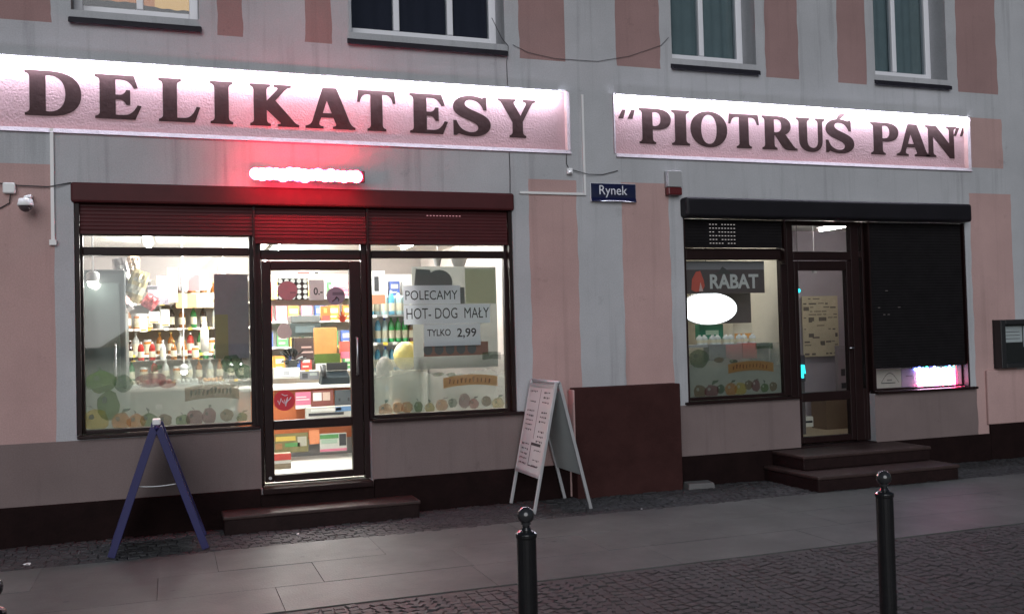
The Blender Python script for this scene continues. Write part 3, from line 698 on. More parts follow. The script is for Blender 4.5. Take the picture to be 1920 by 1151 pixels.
# ------------------------------------------------------------------ A-boards
def a_board(name, label, ridge, spread_l, spread_r, near, far, zb, fm, pm, wide, loc, thick=.013):
    """free-standing folding board: ridge (x, z) runs from y = near to y = far; feet at x = spread_l and spread_r"""
    t = thing(name, label, 'A-board', loc)
    rx, rz = ridge
    for sx, sgn in ((spread_l, -1), (spread_r, 1)):
        d = Vector((sx - rx, 0, -rz)).normalized(); nrm = Vector((-d.z, 0, d.x)) * (1 if sgn > 0 else -1)
        if nrm.x * sgn < 0: nrm = -nrm
        L = rz / -d.z
        def at(l, y, o, d=d, nrm=nrm, sgn=sgn): p = Vector((rx + sgn * .012, 0, rz)) + d * l + nrm * o; return (p.x, y, p.z)
        l0, l1 = .03, (rz - zb) / -d.z
        k = MB(); k.hexa([at(l1, near + .012, 0), at(l1, far - .012, 0), at(l1, far - .012, .014), at(l1, near + .012, .014)],
                         [at(l0, near + .012, 0), at(l0, far - .012, 0), at(l0, far - .012, .014), at(l0, near + .012, .014)])
        pn = k.build('panel', pm, t, bevel=.002)
        if sgn < 0: writing_panel, writing_at, writing_l = pn, at, (l0, l1)
        for y in (near, far):
            k = MB(); yy = y + (wide / 2 if y == near else -wide / 2)
            h = thick
            k.hexa([at(L, yy - wide / 2, -h), at(L, yy + wide / 2, -h), at(L, yy + wide / 2, h + .004), at(L, yy - wide / 2, h + .004)],
                   [at(0, yy - wide / 2, -h), at(0, yy + wide / 2, -h), at(0, yy + wide / 2, h + .004), at(0, yy - wide / 2, h + .004)])
            k.build('leg', fm, t, bevel=.003)
    k = MB(); k.tube([(rx, near - .01, rz), (rx, far + .01, rz)], .016, n=10); k.build('hinge', fm, t, smooth=True)
    return t, writing_panel, writing_at, writing_l
t, pn, at, (l0, l1) = a_board('menu_board', 'white folding pavement board with handwritten columns beside the brown block', (3.32, 1.165), 3.07, 3.60, -.70, -.06, .31, M['alu'], M['board'], .022, (3.32, -.35, 0))
for nm_ in ('top', 'bottom'):
    k = MB(); a_, b_ = (l0, l0 + .025) if nm_ == 'top' else (l1 - .025, l1 + .004)
    k.hexa([at(b_, -.69, .0145), at(b_, -.07, .0145), at(b_, -.07, .022), at(b_, -.69, .022)], [at(a_, -.69, .0145), at(a_, -.07, .0145), at(a_, -.07, .022), at(a_, -.69, .022)])
    k.build('clip_rail', M['alu'], t)
k = MB()
def stroke(la, lb, ya, yb): k.face([at(la, ya, .0155), at(la, yb, .0155), at(lb, yb, .0155), at(lb, ya, .0155)])
for col, (ya, yb) in enumerate(((-.62, -.46), (-.30, -.12))):
    for r_ in range(17):
        l = .10 + r_ * .045 + random.uniform(-.004, .004)
        if l > l1 - .08 or random.random() < .2: continue
        y = ya
        while y < yb - .01:
            wd = random.uniform(.012, .035); stroke(l, l + random.uniform(.008, .018), y, min(yb, y + wd)); y += wd + random.uniform(.006, .02)
stroke(.08, l1 * .62, -.395, -.387); stroke(l1 * .66, l1 * .69, -.60, -.36); stroke(l1 * .69, l1 - .08, -.372, -.36); stroke(l1 - .09, l1 - .08, -.60, -.372)
k.build('handwriting', M['ink'], pn)
t, pn, at, (l0, l1) = a_board('folding_board', 'blue edged folding pavement board seen end on below the left window', (-.105, .965), -.43, .23, -.84, -.26, .14, M['blue'], M['boardback'], .05, (-.1, -.5, 0), .026)
k = MB(); k.box(-.135, -.075, -.82, -.70, .985, 1.03); k.build('carry_clip', M['white'], t, bevel=.008)
k = MB(); k.tube([(-.262 + .028 * i, -.80, .52 - .010 * math.sin(math.pi * i / 11)) for i in range(12)], .005, n=6); k.build('stay_chain', M['alu'], t, smooth=True)

# ------------------------------------------------------------------ bollards
def bollard(loc, label):
    t = thing('bollard', label, 'bollard', loc, 'black ball topped bollards along the kerb')
    x, y, _ = loc
    k = MB(); k.lathe([(.060, -.03), (.060, .10), (.052, .12), (.040, .14), (.0385, .16), (.0385, .835), (.042, .838), (.042, .852), (.034, .860), (.022, .866), (.0155, .878)], (x, y, 0), 22)
    k.build('post', M['bollard'], t, smooth=False, bevel=.002)
    k = MB(); k.lathe([(.0155, .8785), (.014, .884), (.021, .889)] + [(max(.0005, .0335 * math.sin(a)), .922 - .0335 * math.cos(a)) for a in [math.pi * (i + 2.2) / 14 for i in range(12)]], (x, y, 0), 22)
    k.build('ball', M['chrome'], t, smooth=True)
    return t
bollard((1.29, -5.28, 0), 'black ball topped bollard in front of the white menu board')
bollard((3.07, -5.20, 0), 'black ball topped bollard in front of the right hand steps')
bollard((-.505, -5.60, 0), 'black ball topped bollard cut off by the left edge')
# bits lying about
k = MB(); k.hexa([(4.92, -.20, -.01), (5.22, -.22, -.01), (5.23, -.06, -.01), (4.93, -.05, -.01)], [(4.93, -.19, .055), (5.21, -.21, .05), (5.22, -.07, .06), (4.94, -.06, .062)])
tag(k.build('loose_stone', mat('grey_stone', (.12, .12, .12), .7, bump=.5, vary=.2), bevel=.01), 'loose grey stone at the foot of the wall right of the brown block', 'stone')
def litter(loc, s_, label):
    k = MB(); n = 9
    pts = [(loc[0] + s_ * random.uniform(.6, 1) * math.cos(2 * math.pi * i / n), loc[1] + s_ * .7 * random.uniform(.5, 1) * math.sin(2 * math.pi * i / n), .004 + random.uniform(0, s_ * .5)) for i in range(n)]
    c = (loc[0], loc[1], .006 + s_ * .45)
    for i in range(n): k.face([pts[i], pts[(i + 1) % n], c])
    for i in range(n): k.face([pts[(i + 1) % n], pts[i], (loc[0], loc[1], .003)])
    tag(k.build('crumpled_paper', M['white']), label, 'litter')
litter((-1.02, -.83, 0), .035, 'scrap of crumpled white paper on the small cobbles at lower left')
litter((4.0, -.95, 0), .014, 'tiny white paper scrap on the paving left of the steps')
litter((.98, -.62, 0), .016, 'tiny pale scrap on the cobbles before the doorstep')

# ------------------------------------------------------------------ shop interiors (rooms are part of the building)
def room(x0, x1, y0, y1, z0, z1, wallm, ceilm, floorm):
    k = MB(); k.face([(x0, y1, z0), (x1, y1, z0), (x1, y1, z1), (x0, y1, z1)]); k.face([(x0, y0, z0), (x0, y1, z0), (x0, y1, z1), (x0, y0, z1)])
    k.face([(x1, y1, z0), (x1, y0, z0), (x1, y0, z1), (x1, y1, z1)])
    k.build('interior_wall', wallm, bld)
    k = MB(); k.box(x0, x1, y0, y1, z1, z1 + .02); k.build('interior_ceiling', ceilm, bld)
    k = MB(); k.box(x0, x1, y0, y1, z0 - .02, z0); k.build('interior_floor', floorm, bld)
M['mauvepaint'] = mat('mauve_interior_paint', (.30, .26, .245), .75, vary=.15, vscale=2)
M['softtube'] = emis('soft_shop_tube', (1.0, .97, .93), 200)
room(-1.15, 3.42, .165, 4.62, .312, 2.74, M['mauvepaint'], mat('greyed_ceiling', (.5, .47, .44), .8, vary=.1), M['tile'])
room(4.98, 6.42, .165, 2.6, .312, 2.80, M['creampaint'], M['whitepaint'], M['beigefloor'])
room(6.425, 8.95, .165, 1.75, .312, 2.86, M['lilacpaint'], M['whitepaint'], M['beigefloor'])
def ceiling_tube(x, y0, y1, z, label, mt='tubelight', r=.022, grp='shop ceiling lights'):
    t = thing('ceiling_light', label, 'ceiling light', (x, (y0 + y1) / 2, z), grp)
    k = MB(); k.box(x - .05, x + .05, y0, y1, z - .035, z - .001); k.build('housing', M['white'], t, bevel=.006)
    k = MB(); k.tube([(x, y0 + .03, z - .06), (x, y1 - .03, z - .06)], r, n=10); k.build('tube', M[mt], t, smooth=True)
ceiling_tube(-.2, 1.0, 2.6, 2.738, 'fluorescent ceiling light over the left window of the bright shop', 'softtube')
ceiling_tube(1.15, .6, 2.0, 2.738, 'fluorescent ceiling light just inside the bright glass door')
ceiling_tube(1.2, 2.6, 4.2, 2.738, 'fluorescent ceiling light over the counter behind the bright door')
ceiling_tube(2.65, .7, 2.5, 2.738, 'fluorescent ceiling light over the window with paper notices', 'softtube')
ceiling_tube(5.62, .45, 1.2, 2.798, 'short fluorescent ceiling light in the right hand shop window', 'dimlamp', .03)
ceiling_tube(7.6, .5, 1.1, 2.858, 'dim ceiling light inside the right hand shop door', 'vestlamp', .02)
def slab(name, cat, label, px, y, d, mt, extra=None, grp=None, bevel=.004):
    """upright goods or panel filling a photo box on plane Y = y, d metres deep; extra: [(u0,u1,v0,v1,material)] printed panels"""
    x0, x1, z0, z1 = PX(*px, y)
    k = MB(); k.box(x0, x1, y, y + d, z0, z1); ms = [mt]
    for (u0, u1, v0, v1, em) in (extra or []):
        ms.append(em); k.box(x0 + u0 * (x1 - x0), x0 + u1 * (x1 - x0), y - .002, y - .0002, z0 + v0 * (z1 - z0), z0 + v1 * (z1 - z0), len(ms) - 1)
    return tag(k.build(name, ms, bevel=0), label, cat, grp)
C = flat
# ---- shelving and goods, left room
def shelving(label, x0, x1, y0, y1, levels, ztop, mt, loc_lbl='shelving'):
    t = thing('shelving_unit', label, 'shelves', ((x0 + x1) / 2, y0, .312))
    k = MB(); k.box(x0, x1, y1 - .015, y1, .314, ztop); k.build('back_panel', mt, t)
    for xx in (x0, x1 - .02): 
        k = MB(); k.box(xx, xx + .02, y0, y1 - .0155, .314, ztop); k.build('side_panel', mt, t)
    for z in levels:
        k = MB(); k.box(x0 + .021, x1 - .021, y0 + .003, y1 - .016, z - .022, z); xx = x0 + .05
        while xx < x1 - .08:
            if random.random() < .8: k.box(xx, xx + .05, y0 - .001, y0 + .0025, z - .030, z + .002, random.choice((1, 1, 2)))
            xx += random.uniform(.07, .14)
        k.build('shelf', [mt, C('price_tag_white', (.8, .8, .78)), C('price_tag_yellow', (.75, .55, .08))], t)
    return t
LV = [.75, 1.12, 1.47, 1.80, 2.12]
shelving('tall pale shelving unit full of bottles at the back behind the left window', -1.12, 1.06, 4.18, 4.60, LV, 2.45, M['shelf'])
def bottle(h, r, col, cap, name, kind=0):
    k = MB()
    prof = {0: [(r, 0, 0), (r, h * .58, 0), (r * .8, h * .68, 0), (r * .36, h * .80, 0), (r * .36, h * .93, 1), (r * .40, h * .935, 1), (r * .40, h, 1)],
            1: [(r * .9, 0, 0), (r, h * .08, 0), (r * .88, h * .35, 0), (r, h * .6, 0), (r * .75, h * .8, 0), (r * .3, h * .9, 1), (r * .33, h * .92, 1), (r * .33, h, 1)],
            2: [(r, 0, 0), (r, h * .8, 0), (r * .85, h * .86, 1), (r * .9, h * .87, 1), (r * .9, h, 1)]}[kind]
    k.lathe(prof, n=12); k.lathe([(r * 1.02, h * .16), (r * 1.02, h * .48)] if kind != 2 else [(r * 1.02, h * .1), (r * 1.02, h * .7)], n=12, m=2)
    return k.build(name, [col, cap, C('label_' + name, {'jar': (.55, .5, .36)}.get(name, (.6, .56, .42)))], smooth=False)
def gl(name, col): return mat(name, col, .08, spec=.8, vary=.1, vscale=9)
kinds = [('clear', gl('clear_bottle', (.5, .52, .5)), M['white'], 0, .29, .042), ('amber', gl('amber_bottle', (.22, .08, .015)), C('gold_cap', (.6, .45, .15), .3), 0, .28, .042),
         ('green', gl('green_bottle', (.02, .13, .04)), M['redplastic'], 0, .29, .040), ('red', gl('red_bottle', (.32, .03, .025)), M['white'], 1, .27, .045),
         ('dark', gl('dark_bottle', (.02, .012, .01)), C('silver_cap', (.6, .6, .62), .3), 0, .30, .041), ('orange', gl('orange_jar', (.5, .17, .03)), M['white'], 2, .19, .05)]
proto = {kd[0]: bottle(kd[4], kd[5], kd[1], kd[2], 'bottle' if kd[0] != 'orange' else 'jar', kd[3]) for kd in kinds}
used = set()
def goods(kind, loc, label, cat, grp, src=None, key=None):
    p = src if src else proto[kind]; key = key or kind
    if key in used: o = p.copy(); COL.objects.link(o)
    else: o = p; used.add(key)
    o.location = loc; o.rotation_euler[2] = random.uniform(-.4, .4) if not src else 0
    return tag(o, label, cat, grp)
lvname = ['lowest', 'second lowest', 'middle', 'second highest', 'top']
for li, z in enumerate(LV):
    cnt = {}
    x = -1.03; row = []
    while x < .98:
        kd = random.choices(['clear', 'amber', 'green', 'red', 'dark', 'orange'], [5, 3, 2, 2, 2, 3])[0]
        row.append((kd, x)); x += random.uniform(.115, .150)
    for kd, x in row:
        cnt[kd] = cnt.get(kd, 0) + 1
        goods(kd, (x, 4.33 + random.uniform(-.05, .03), z), '%s %s %s from the left on the %s back shelf behind the left window' % (ORD[cnt[kd] - 1], kd, 'jar' if kd == 'orange' else 'bottle', lvname[li]),
              'jar' if kd == 'orange' else 'bottle', 'bottles on the back shelves')
# side rack with water and juice bottles seen in the right part of the wide shopfront
LR = [.90, 1.24, 1.56, 1.86]
shelving('steel bottle rack left inside the window with paper notices', 2.03, 2.62, 1.55, 1.95, LR, 2.02, M['steel'])
blue = bottle(.27, .036, gl('blue_bottle', (.10, .36, .55)), M['white'], 'bottle', 1); aqua = bottle(.27, .036, gl('aqua_bottle', (.45, .66, .68)), C('blue_cap', (.05, .1, .5)), 'bottle', 1)
lime = bottle(.27, .036, gl('bright_green_bottle', (.03, .42, .10)), C('green_cap', (.05, .3, .08)), 'bottle', 1); cola = bottle(.27, .037, gl('cola_bottle', (.10, .02, .02)), M['redplastic'], 'bottle', 1)
for li, z in enumerate(LR):
    cnt = {}
    for c in range(7):
        kd = [['blue', 'aqua', 'blue', 'aqua', 'dark blue', 'cola', 'cola'], ['aqua', 'blue', 'aqua', 'blue', 'aqua', 'cola', 'cola'], ['aqua', 'blue', 'aqua', 'green', 'green', 'green', 'cola'], ['blue', 'aqua', 'aqua', 'blue', 'aqua', 'aqua', 'cola']][li][c].replace('dark ', '')
        cnt[kd] = cnt.get(kd, 0) + 1
        goods(None, (2.085 + c * .078, 1.66 + random.uniform(-.02, .05), z), '%s %s drink bottle from the left on the %s level of the steel rack' % (ORD[cnt[kd] - 1], kd, ['lowest', 'second lowest', 'third', 'top'][li]),
              'bottle', 'drink bottles on the steel rack', {'blue': blue, 'aqua': aqua, 'green': lime, 'cola': cola}[kd], 'rack' + kd)
# shelves behind the counter with boxed goods
LC = [1.20, 1.52, 1.86, 2.18]
shelving('white wall shelves of boxed goods behind the shop counter', 1.10, 3.38, 4.22, 4.60, LC, 2.50, M['whitepaint'])
boxc = [('red', (.50, .06, .05)), ('white', (.75, .74, .72)), ('blue', (.08, .14, .42)), ('yellow', (.72, .52, .10)), ('pink', (.66, .22, .32)), ('green', (.10, .34, .12)), ('orange', (.75, .28, .06))]
bxs = {}
for nm_, c_ in boxc:
    k = MB(); k.box(-.07, .07, -.05, .05, 0, .20, 0); k.box(-.05, .05, -.052, -.0502, .10, .16, 1); k.box(-.05, .03, -.052, -.0502, .04, .06, 1)
    bxs[nm_] = k.build('carton', [C('carton_' + nm_, c_), C('print_cream', (.7, .66, .56))], bevel=0)
for li, z in enumerate(LC):
    cnt = {}; x = 1.22
    while x < 3.28:
        nm_ = random.choice(boxc)[0]; cnt[nm_] = cnt.get(nm_, 0) + 1
        goods(None, (x, 4.30, z), '%s %s carton from the left on the %s shelf behind the counter' % (ORD[cnt[nm_] - 1], nm_, ['lowest', 'second lowest', 'third', 'top'][li]), 'carton', 'cartons on the counter shelves', bxs[nm_], 'carton' + nm_)
        x += random.uniform(.152, .20)
for o in list(bxs.values()) + list(proto.values()) + [blue, aqua, lime, cola]:
    if 'label' not in o: bpy.data.objects.remove(o)

# ---- left window: what stands and hangs behind the glass
t = thing('drinks_fridge', 'tall dark glass fronted drinks fridge at the left of the left window', 'fridge', (-.72, .75, .312))
x0, x1, z0, z1 = PX(150, 505, 236, 760, .75)
k = MB(); k.box(x0 - .25, x1, .78, 1.45, .314, z1); k.build('body', mat('fridge_body', (.05, .06, .06), .4, vary=.2), t, bevel=.02)
k = MB(); k.box(x0 - .2, x1 - .05, .766, .779, .42, z1 - .12); k.build('door', mat('fridge_door', (.07, .09, .085), .15, vary=.3, vscale=4), t, bevel=.006)
k = MB(); k.tube([(x1 - .09, .764, 1.2), (x1 - .09, .735, 1.22), (x1 - .09, .735, 1.6), (x1 - .09, .764, 1.62)], .01); k.build('handle', M['steel'], t, smooth=True)
def spot(px, py, y, r, label, top=2.738):
    x, z = P(px, py, y)
    t = thing('spotlight', label, 'spotlight', (x, y, z), 'small shop lamps')
    k = MB(); k.lathe([(r * .55, .0), (r, r * .5), (r, r * 1.6), (r * .5, r * 2.0)], (x, y, z - r), 12); k.build('shade', M['white'], t, smooth=True)
    k = MB(); k.ball((x, y, z - r * .9), r * .8, n=12, k=8); k.build('bulb', M['lampwhite'], t, smooth=True)
    k = MB(); k.tube([(x, y, z + r), (x, y, top - .002)], .008, n=6); k.build('rod', M['white'], t)
spot(418, 497, 2.2, .05, 'small white spotlight on a rod right of centre in the left window')
spot(174, 520, .62, .055, 'round lamp shape standing for a bright reflection before the dark drinks fridge')  # reflected hot spot in the glass, added as a glowing bulb
spot(345, 690, 1.9, .04, 'low lamp shape standing for a bright reflection over the left window counter')  # bulb added where only a lamp's reflection shines, no real lamp
def bag(px, y, label, mt, mt2, tilt=.0):
    x0, x1, z0, z1 = PX(*px, y); cx, cz = (x0 + x1) / 2, (z0 + z1) / 2; hw, hh = (x1 - x0) / 2, (z1 - z0) / 2
    k = MB(); n = 8
    def pt(u, v, s_):
        b = (1 - u**4) * (1 - v**4); wv = .012 * math.sin(9 * u + 5 * v + px[0])
        xx, zz = u * hw * (1 - .12 * abs(v) ** 3), v * hh
        return (cx + xx * math.cos(tilt) - zz * math.sin(tilt), y + s_ * (.045 * b + wv * b + .002), cz + xx * math.sin(tilt) + zz * math.cos(tilt))
    for s_ in (-1, 1):
        for i in range(n):
            for j in range(n):
                us = [2 * i / n - 1, 2 * (i + 1) / n - 1]; vs = [2 * j / n - 1, 2 * (j + 1) / n - 1]
                q = [pt(us[0], vs[0], s_), pt(us[1], vs[0], s_), pt(us[1], vs[1], s_), pt(us[0], vs[1], s_)]
                k.face(q if s_ < 0 else q[::-1], 1 if (j in (2, 3) or (j == 5 and 1 < i < 6)) else 0)
    return tag(k.build('snack_bag', [mt, mt2], smooth=True), label, 'snack bag', 'snack bags hanging in the left window')
foil = lambda n_, c_: mat(n_, c_, .28, .5, vary=.1)
bag((213, 484, 243, 540), 1.0, 'dark silver snack bag hanging top left in the left window', foil('dark_foil', (.22, .2, .2)), foil('silver_foil', (.6, .6, .6)), .15)
bag((236, 480, 262, 515), 1.1, 'brown patterned snack bag under the transom of the left window', foil('brown_foil', (.35, .24, .16)), foil('tan_foil', (.6, .48, .35)), -.1)
bag((238, 506, 274, 566), .95, 'pale yellow snack bag with slanted lower edge in the left window', foil('yellow_foil', (.78, .66, .36)), foil('cream_foil', (.8, .76, .6)), -.35)
bag((206, 535, 242, 590), .9, 'striped silver and pink snack bag below the dark one', foil('stripe_foil', (.62, .56, .55)), foil('pink_foil', (.6, .32, .3)), .5)
bag((268, 552, 296, 580), 1.2, 'small red snack bag beside the pale yellow one', foil('red_foil', (.55, .05, .06)), foil('red_foil2', (.65, .15, .15)), -.6)
slab('price_screen', 'screen', 'dark price screen with pale stripes hanging in the left window', (277, 535, 316, 571), 2.4, .04, C('screen_grey', (.22, .19, .22)), [(.3, 1, .35, .7, C('screen_lilac', (.5, .44, .52))), (.02, .45, .78, .95, M['ink'])])
slab('light_column', 'light box', 'tall glowing white display column in the left window', (314, 502, 333, 566), 3.0, .12, emis('display_column', (1, .95, .86), 3.0))
slab('light_box', 'light box', 'wide glowing white box left of the display column', (293, 517, 313.5, 536), 3.1, .1, emis('display_box', (1, .95, .86), 2.5))
slab('wall_poster', 'poster', 'faded wall poster with a red patch above the bottle shelves', (336, 508, 386, 545), 4.14, .012, C('poster_mauve', (.40, .33, .33)), [(.35, .75, 0, .8, C('poster_red', (.5, .16, .17))), (.12, .3, 0, .6, C('poster_white', (.75, .72, .7))), (.05, .1, 0, .7, M['ink'])])
slab('header_board', 'sign board', 'orange and cream header board across the back shelves', (330, 551, 400, 577), 4.12, .03, C('header_orange', (.72, .40, .18)), [(.55, 1, 0, 1, C('header_cream', (.78, .62, .42))), (.2, .3, 0, 1, C('header_pale', (.8, .6, .4)))])
for i, px in enumerate(((262, 588, 276, 622), (279, 584, 299, 606), (302, 580, 318, 612))):
    slab('white_packet', 'packet', '%s of three bright white packets standing left of centre in the left window' % ['leftmost', 'middle', 'rightmost'][i], px, 2.6, .08, C('bright_packet', (.85, .84, .8)), [(.1, .9, .05, .15, C('packet_orange', (.75, .35, .12)))], 'white packets')
t = thing('display_counter', 'dark fronted glass display counter across the left window', 'counter', (.1, 2.3, .312))
k = MB(); k.box(-.95, .62, 2.25, 2.85, .314, 1.10); k.build('body', mat('counter_front', (.10, .075, .07), .4, vary=.25), t, bevel=.01)
k = MB(); k.box(-.97, .64, 2.22, 2.87, 1.1005, 1.135); k.build('worktop', M['shelf'], t, bevel=.006)
k = MB(); k.box(-.93, .60, 2.30, 2.31, 1.136, 1.42); k.box(-.93, .60, 2.30, 2.80, 1.421, 1.429); k.build('glass_case', M['glass'], t)
for i, (a, b, nm_, c_) in enumerate(((-.88, -.62, 'brown', (.30, .16, .08)), (-.58, -.30, 'cream', (.72, .62, .45)), (-.26, .02, 'red', (.48, .08, .07)), (.06, .3, 'white', (.78, .76, .72)), (.34, .56, 'orange', (.72, .34, .12)))):
    k = MB(); k.box(a, b, 2.42, 2.72, 1.137, 1.17, 0)
    for q_ in range(5): k.ball((a + .03 + (b - a - .06) * q_ / 4, 2.5 + .03 * (q_ % 2), 1.19), .026, 1, n=8, k=5)
    tag(k.build('food_tray', [M['white'], C('food_' + nm_, c_)]), 'tray of small %s pieces in the glass display case' % nm_, 'tray', 'trays in the display case')

k = MB(); x0, x1, z0, z1 = PX(376, 604, 392, 660, 2.0); k.lathe([((x1 - x0) / 2, 0), ((x1 - x0) / 2, (z1 - z0) * .7), ((x1 - x0) * .3, (z1 - z0) * .88), ((x1 - x0) * .3, z1 - z0)], ((x0 + x1) / 2, 2.1, z0), 14)
tag(k.build('canister', C('canister_white', (.82, .8, .74), .3), smooth=True), 'white canister left of the grey poster back', 'canister')
BY = .135                      # inside face of the glass
x0, x1, z0, z1 = PX(402, 514, 466, 672, .16)
k = MB(); k.box(x0, x1, .158, .166, z0, z1, 0); k.box(x0 + .005, x0 + .115, .1555, .1578, z0, z0 + .36 * (z1 - z0) * 1.45, 1)
tag(k.build('tall_poster', [mat('poster_back_grey', (.21, .19, .215), .8, vary=.12, vscale=9), C('poster_olive', (.22, .19, .09))]), 'grey back of a tall poster in the left window', 'poster')

# ---- film stickers on the panes: frosted film, a row of painted fruit, a ribbon with illegible script
FILM = sheer('frosted_film', (.36, .38, .34), .62, .4, .12, 3)
_n = FILM.node_tree; _mr = [x for x in _n.nodes if x.type == 'MAP_RANGE'][0]; _m2 = _mr.outputs[0].links[0].to_node
_tc = _n.nodes.new('ShaderNodeTexCoord'); _sx = _n.nodes.new('ShaderNodeSeparateXYZ'); _fd = _n.nodes.new('ShaderNodeMapRange'); _mu = _n.nodes.new('ShaderNodeMath'); _mu.operation = 'MULTIPLY'
_fd.inputs[1].default_value = 1.18; _fd.inputs[2].default_value = 1.52; _fd.inputs[3].default_value = 1.0; _fd.inputs[4].default_value = 0.0   # the print fades out towards its upper edge
_n.links.new(_tc.outputs['Object'], _sx.inputs[0]); _n.links.new(_sx.outputs['Z'], _fd.inputs[0])
_n.links.new(_mr.outputs[0], _mu.inputs[0]); _n.links.new(_fd.outputs[0], _mu.inputs[1]); _n.links.new(_mu.outputs[0], _m2.inputs[0])
FR = {n_: sheer('fruit_' + n_, c_, .30, .5) for n_, c_ in (('green', (.10, .20, .04)), ('leaf', (.03, .11, .04)), ('yellow', (.55, .42, .06)), ('orange', (.55, .24, .05)), ('red', (.36, .05, .04)), ('brown', (.22, .14, .06)), ('wine', (.22, .05, .07)))}
FRN = list(FR)
def film(label, x0, x1, z0, z1, ribbon, fruit, seed, rib2=None):
    rs = random.Random(seed); k = MB(); ms = [FILM] + [FR[n_] for n_ in FRN] + [M['ink'], sheer('ribbon_ochre', (.48, .27, .10), .6, .45)]
    k.box(x0, x1, BY, BY + .001, z0, z1, 0)
    for (fx, fz, rx, rz, nm_) in fruit:
        n_ = rs.randint(14, 20); pts = []
        for i in range(n_):
            a = 2 * math.pi * i / n_; q = 1 + rs.uniform(-.09, .09); pts.append((fx + rx * q * math.cos(a), max(z0 + .002, fz + rz * q * math.sin(a))))
        yy = BY - .001 - rs.uniform(.0003, .004); k.poly(pts, yy - .0004, yy, 1 + FRN.index(nm_))
        k.poly([(fx - rx * .35 + rx * .22 * math.cos(2 * math.pi * i / 9), fz + rz * .35 + rz * .25 * math.sin(2 * math.pi * i / 9)) for i in range(9)], yy - .0012, yy - .0008, 0)
        if nm_ not in ('leaf', 'brown') and rs.random() < .8:
            a0 = rs.uniform(.3, 2.6); L = rx * rs.uniform(.5, .9); bx, bz = fx, fz + rz * .9; yy -= .0012
            k.poly([(bx, bz), (bx + L * math.cos(a0 - .4), bz + L * .6 * math.sin(a0)), (bx + L * 1.5 * math.cos(a0), bz + L * abs(math.sin(a0))), (bx + L * .6 * math.cos(a0 + .5), bz + L * .9 * abs(math.sin(a0)))], yy - .0004, yy, 1 + FRN.index('leaf'))
    for rb in [ribbon, rib2]:
        if not rb: continue
        ra, rbx, rz, rh, mi = rb; n_ = 14
        def arc(u): return rz + .16 * (rbx - ra) * (u - u * u) * 1.2
        up_ = [(ra + (rbx - ra) * i / n_, arc(i / n_) + rh) for i in range(n_ + 1)]; lo = [(ra + (rbx - ra) * i / n_, arc(i / n_)) for i in range(n_ + 1)]
        for i in range(n_): k.poly([lo[i], lo[i + 1], up_[i + 1], up_[i]], BY - .0060, BY - .0055, mi)
        for i in range(11):      # illegible script: small strokes along the ribbon
            u = .1 + .8 * i / 11; bx = ra + (rbx - ra) * u; bz = arc(u) + rh * rs.uniform(.2, .35)
            k.poly([(bx, bz), (bx + .012, bz), (bx + .012 + rs.uniform(.0, .012), bz + rh * rs.uniform(.3, .55)), (bx + rs.uniform(-.004, .012), bz + rh * rs.uniform(.3, .5))], BY - .0068, BY - .0062, 1 + FRN.index('red') if mi == len(ms) - 1 else 0)
    return tag(k.build('window_film', ms), label, 'window film')
RIB = 1 + len(FRN) + 1
def fr(x, z, r, n_, q=1.0): return (x, z, r, r * q, n_)
f1 = [fr(-.60, .97, .10, 'yellow'), fr(-.50, 1.10, .09, 'green', 1.4), fr(-.40, .95, .08, 'orange'), fr(-.28, .94, .075, 'orange'), fr(-.18, .95, .07, 'green'), fr(-.05, .94, .06, 'brown'), fr(.10, .93, .06, 'green'), fr(.20, .95, .075, 'wine'), fr(.32, .96, .06, 'wine', 1.3), fr(.47, .96, .055, 'brown'), fr(.60, .93, .05, 'green'),
      fr(-.55, 1.30, .12, 'green', .8), fr(-.38, 1.28, .08, 'leaf'), fr(-.15, 1.30, .13, 'wine', .5), fr(-.02, 1.26, .07, 'red', .5), fr(.52, 1.42, .09, 'leaf', .9), fr(.62, 1.34, .07, 'leaf')]
film('frosted film of faded fruit along the bottom of the left window', -.676, .681, .90, 1.52, (.12, .58, 1.10, .12, 1 + FRN.index('brown')), f1, 3)
f2 = [fr(2.02, .95, .05, 'orange'), fr(2.11, .95, .055, 'orange'), fr(2.22, .95, .045, 'green', 1.2), fr(2.33, .93, .05, 'yellow'), fr(2.45, .95, .06, 'orange'), fr(2.56, .97, .045, 'leaf'), fr(2.68, .98, .06, 'wine', 1.2), fr(2.77, .95, .05, 'red'), fr(2.90, .97, .05, 'brown'), fr(3.02, .94, .06, 'yellow'), fr(1.90, .93, .07, 'orange'), fr(2.55, 1.24, .045, 'leaf', .5), fr(2.42, 1.25, .06, 'leaf', .35)]
film('frosted fruit film with an ochre ribbon under the paper notices', 1.795, 3.095, .897, 1.42, (2.47, 3.02, 1.11, .10, RIB), f2, 5, (2.87, 3.06, 1.37, .07, 1 + FRN.index('leaf')))
f3 = [fr(5.28, .95, .08, 'brown'), fr(5.42, .95, .09, 'wine', .8), fr(5.53, .97, .05, 'leaf'), fr(5.66, .96, .075, 'orange'), fr(5.78, .96, .075, 'yellow'), fr(5.88, 1.0, .05, 'brown'), fr(5.97, .99, .055, 'wine', 1.2), fr(6.08, .96, .05, 'green'), fr(6.19, .97, .05, 'brown'), fr(5.28, 1.30, .12, 'leaf', .8), fr(5.52, 1.28, .06, 'brown', .5), fr(5.7, 1.26, .05, 'leaf', .4)]
film('frosted fruit film with an ochre ribbon in the right hand shop window', 5.14, 6.295, .90, 1.45, (5.63, 6.20, 1.13, .10, RIB), f3, 8, (5.98, 6.2, 1.38, .06, 1 + FRN.index('leaf')))

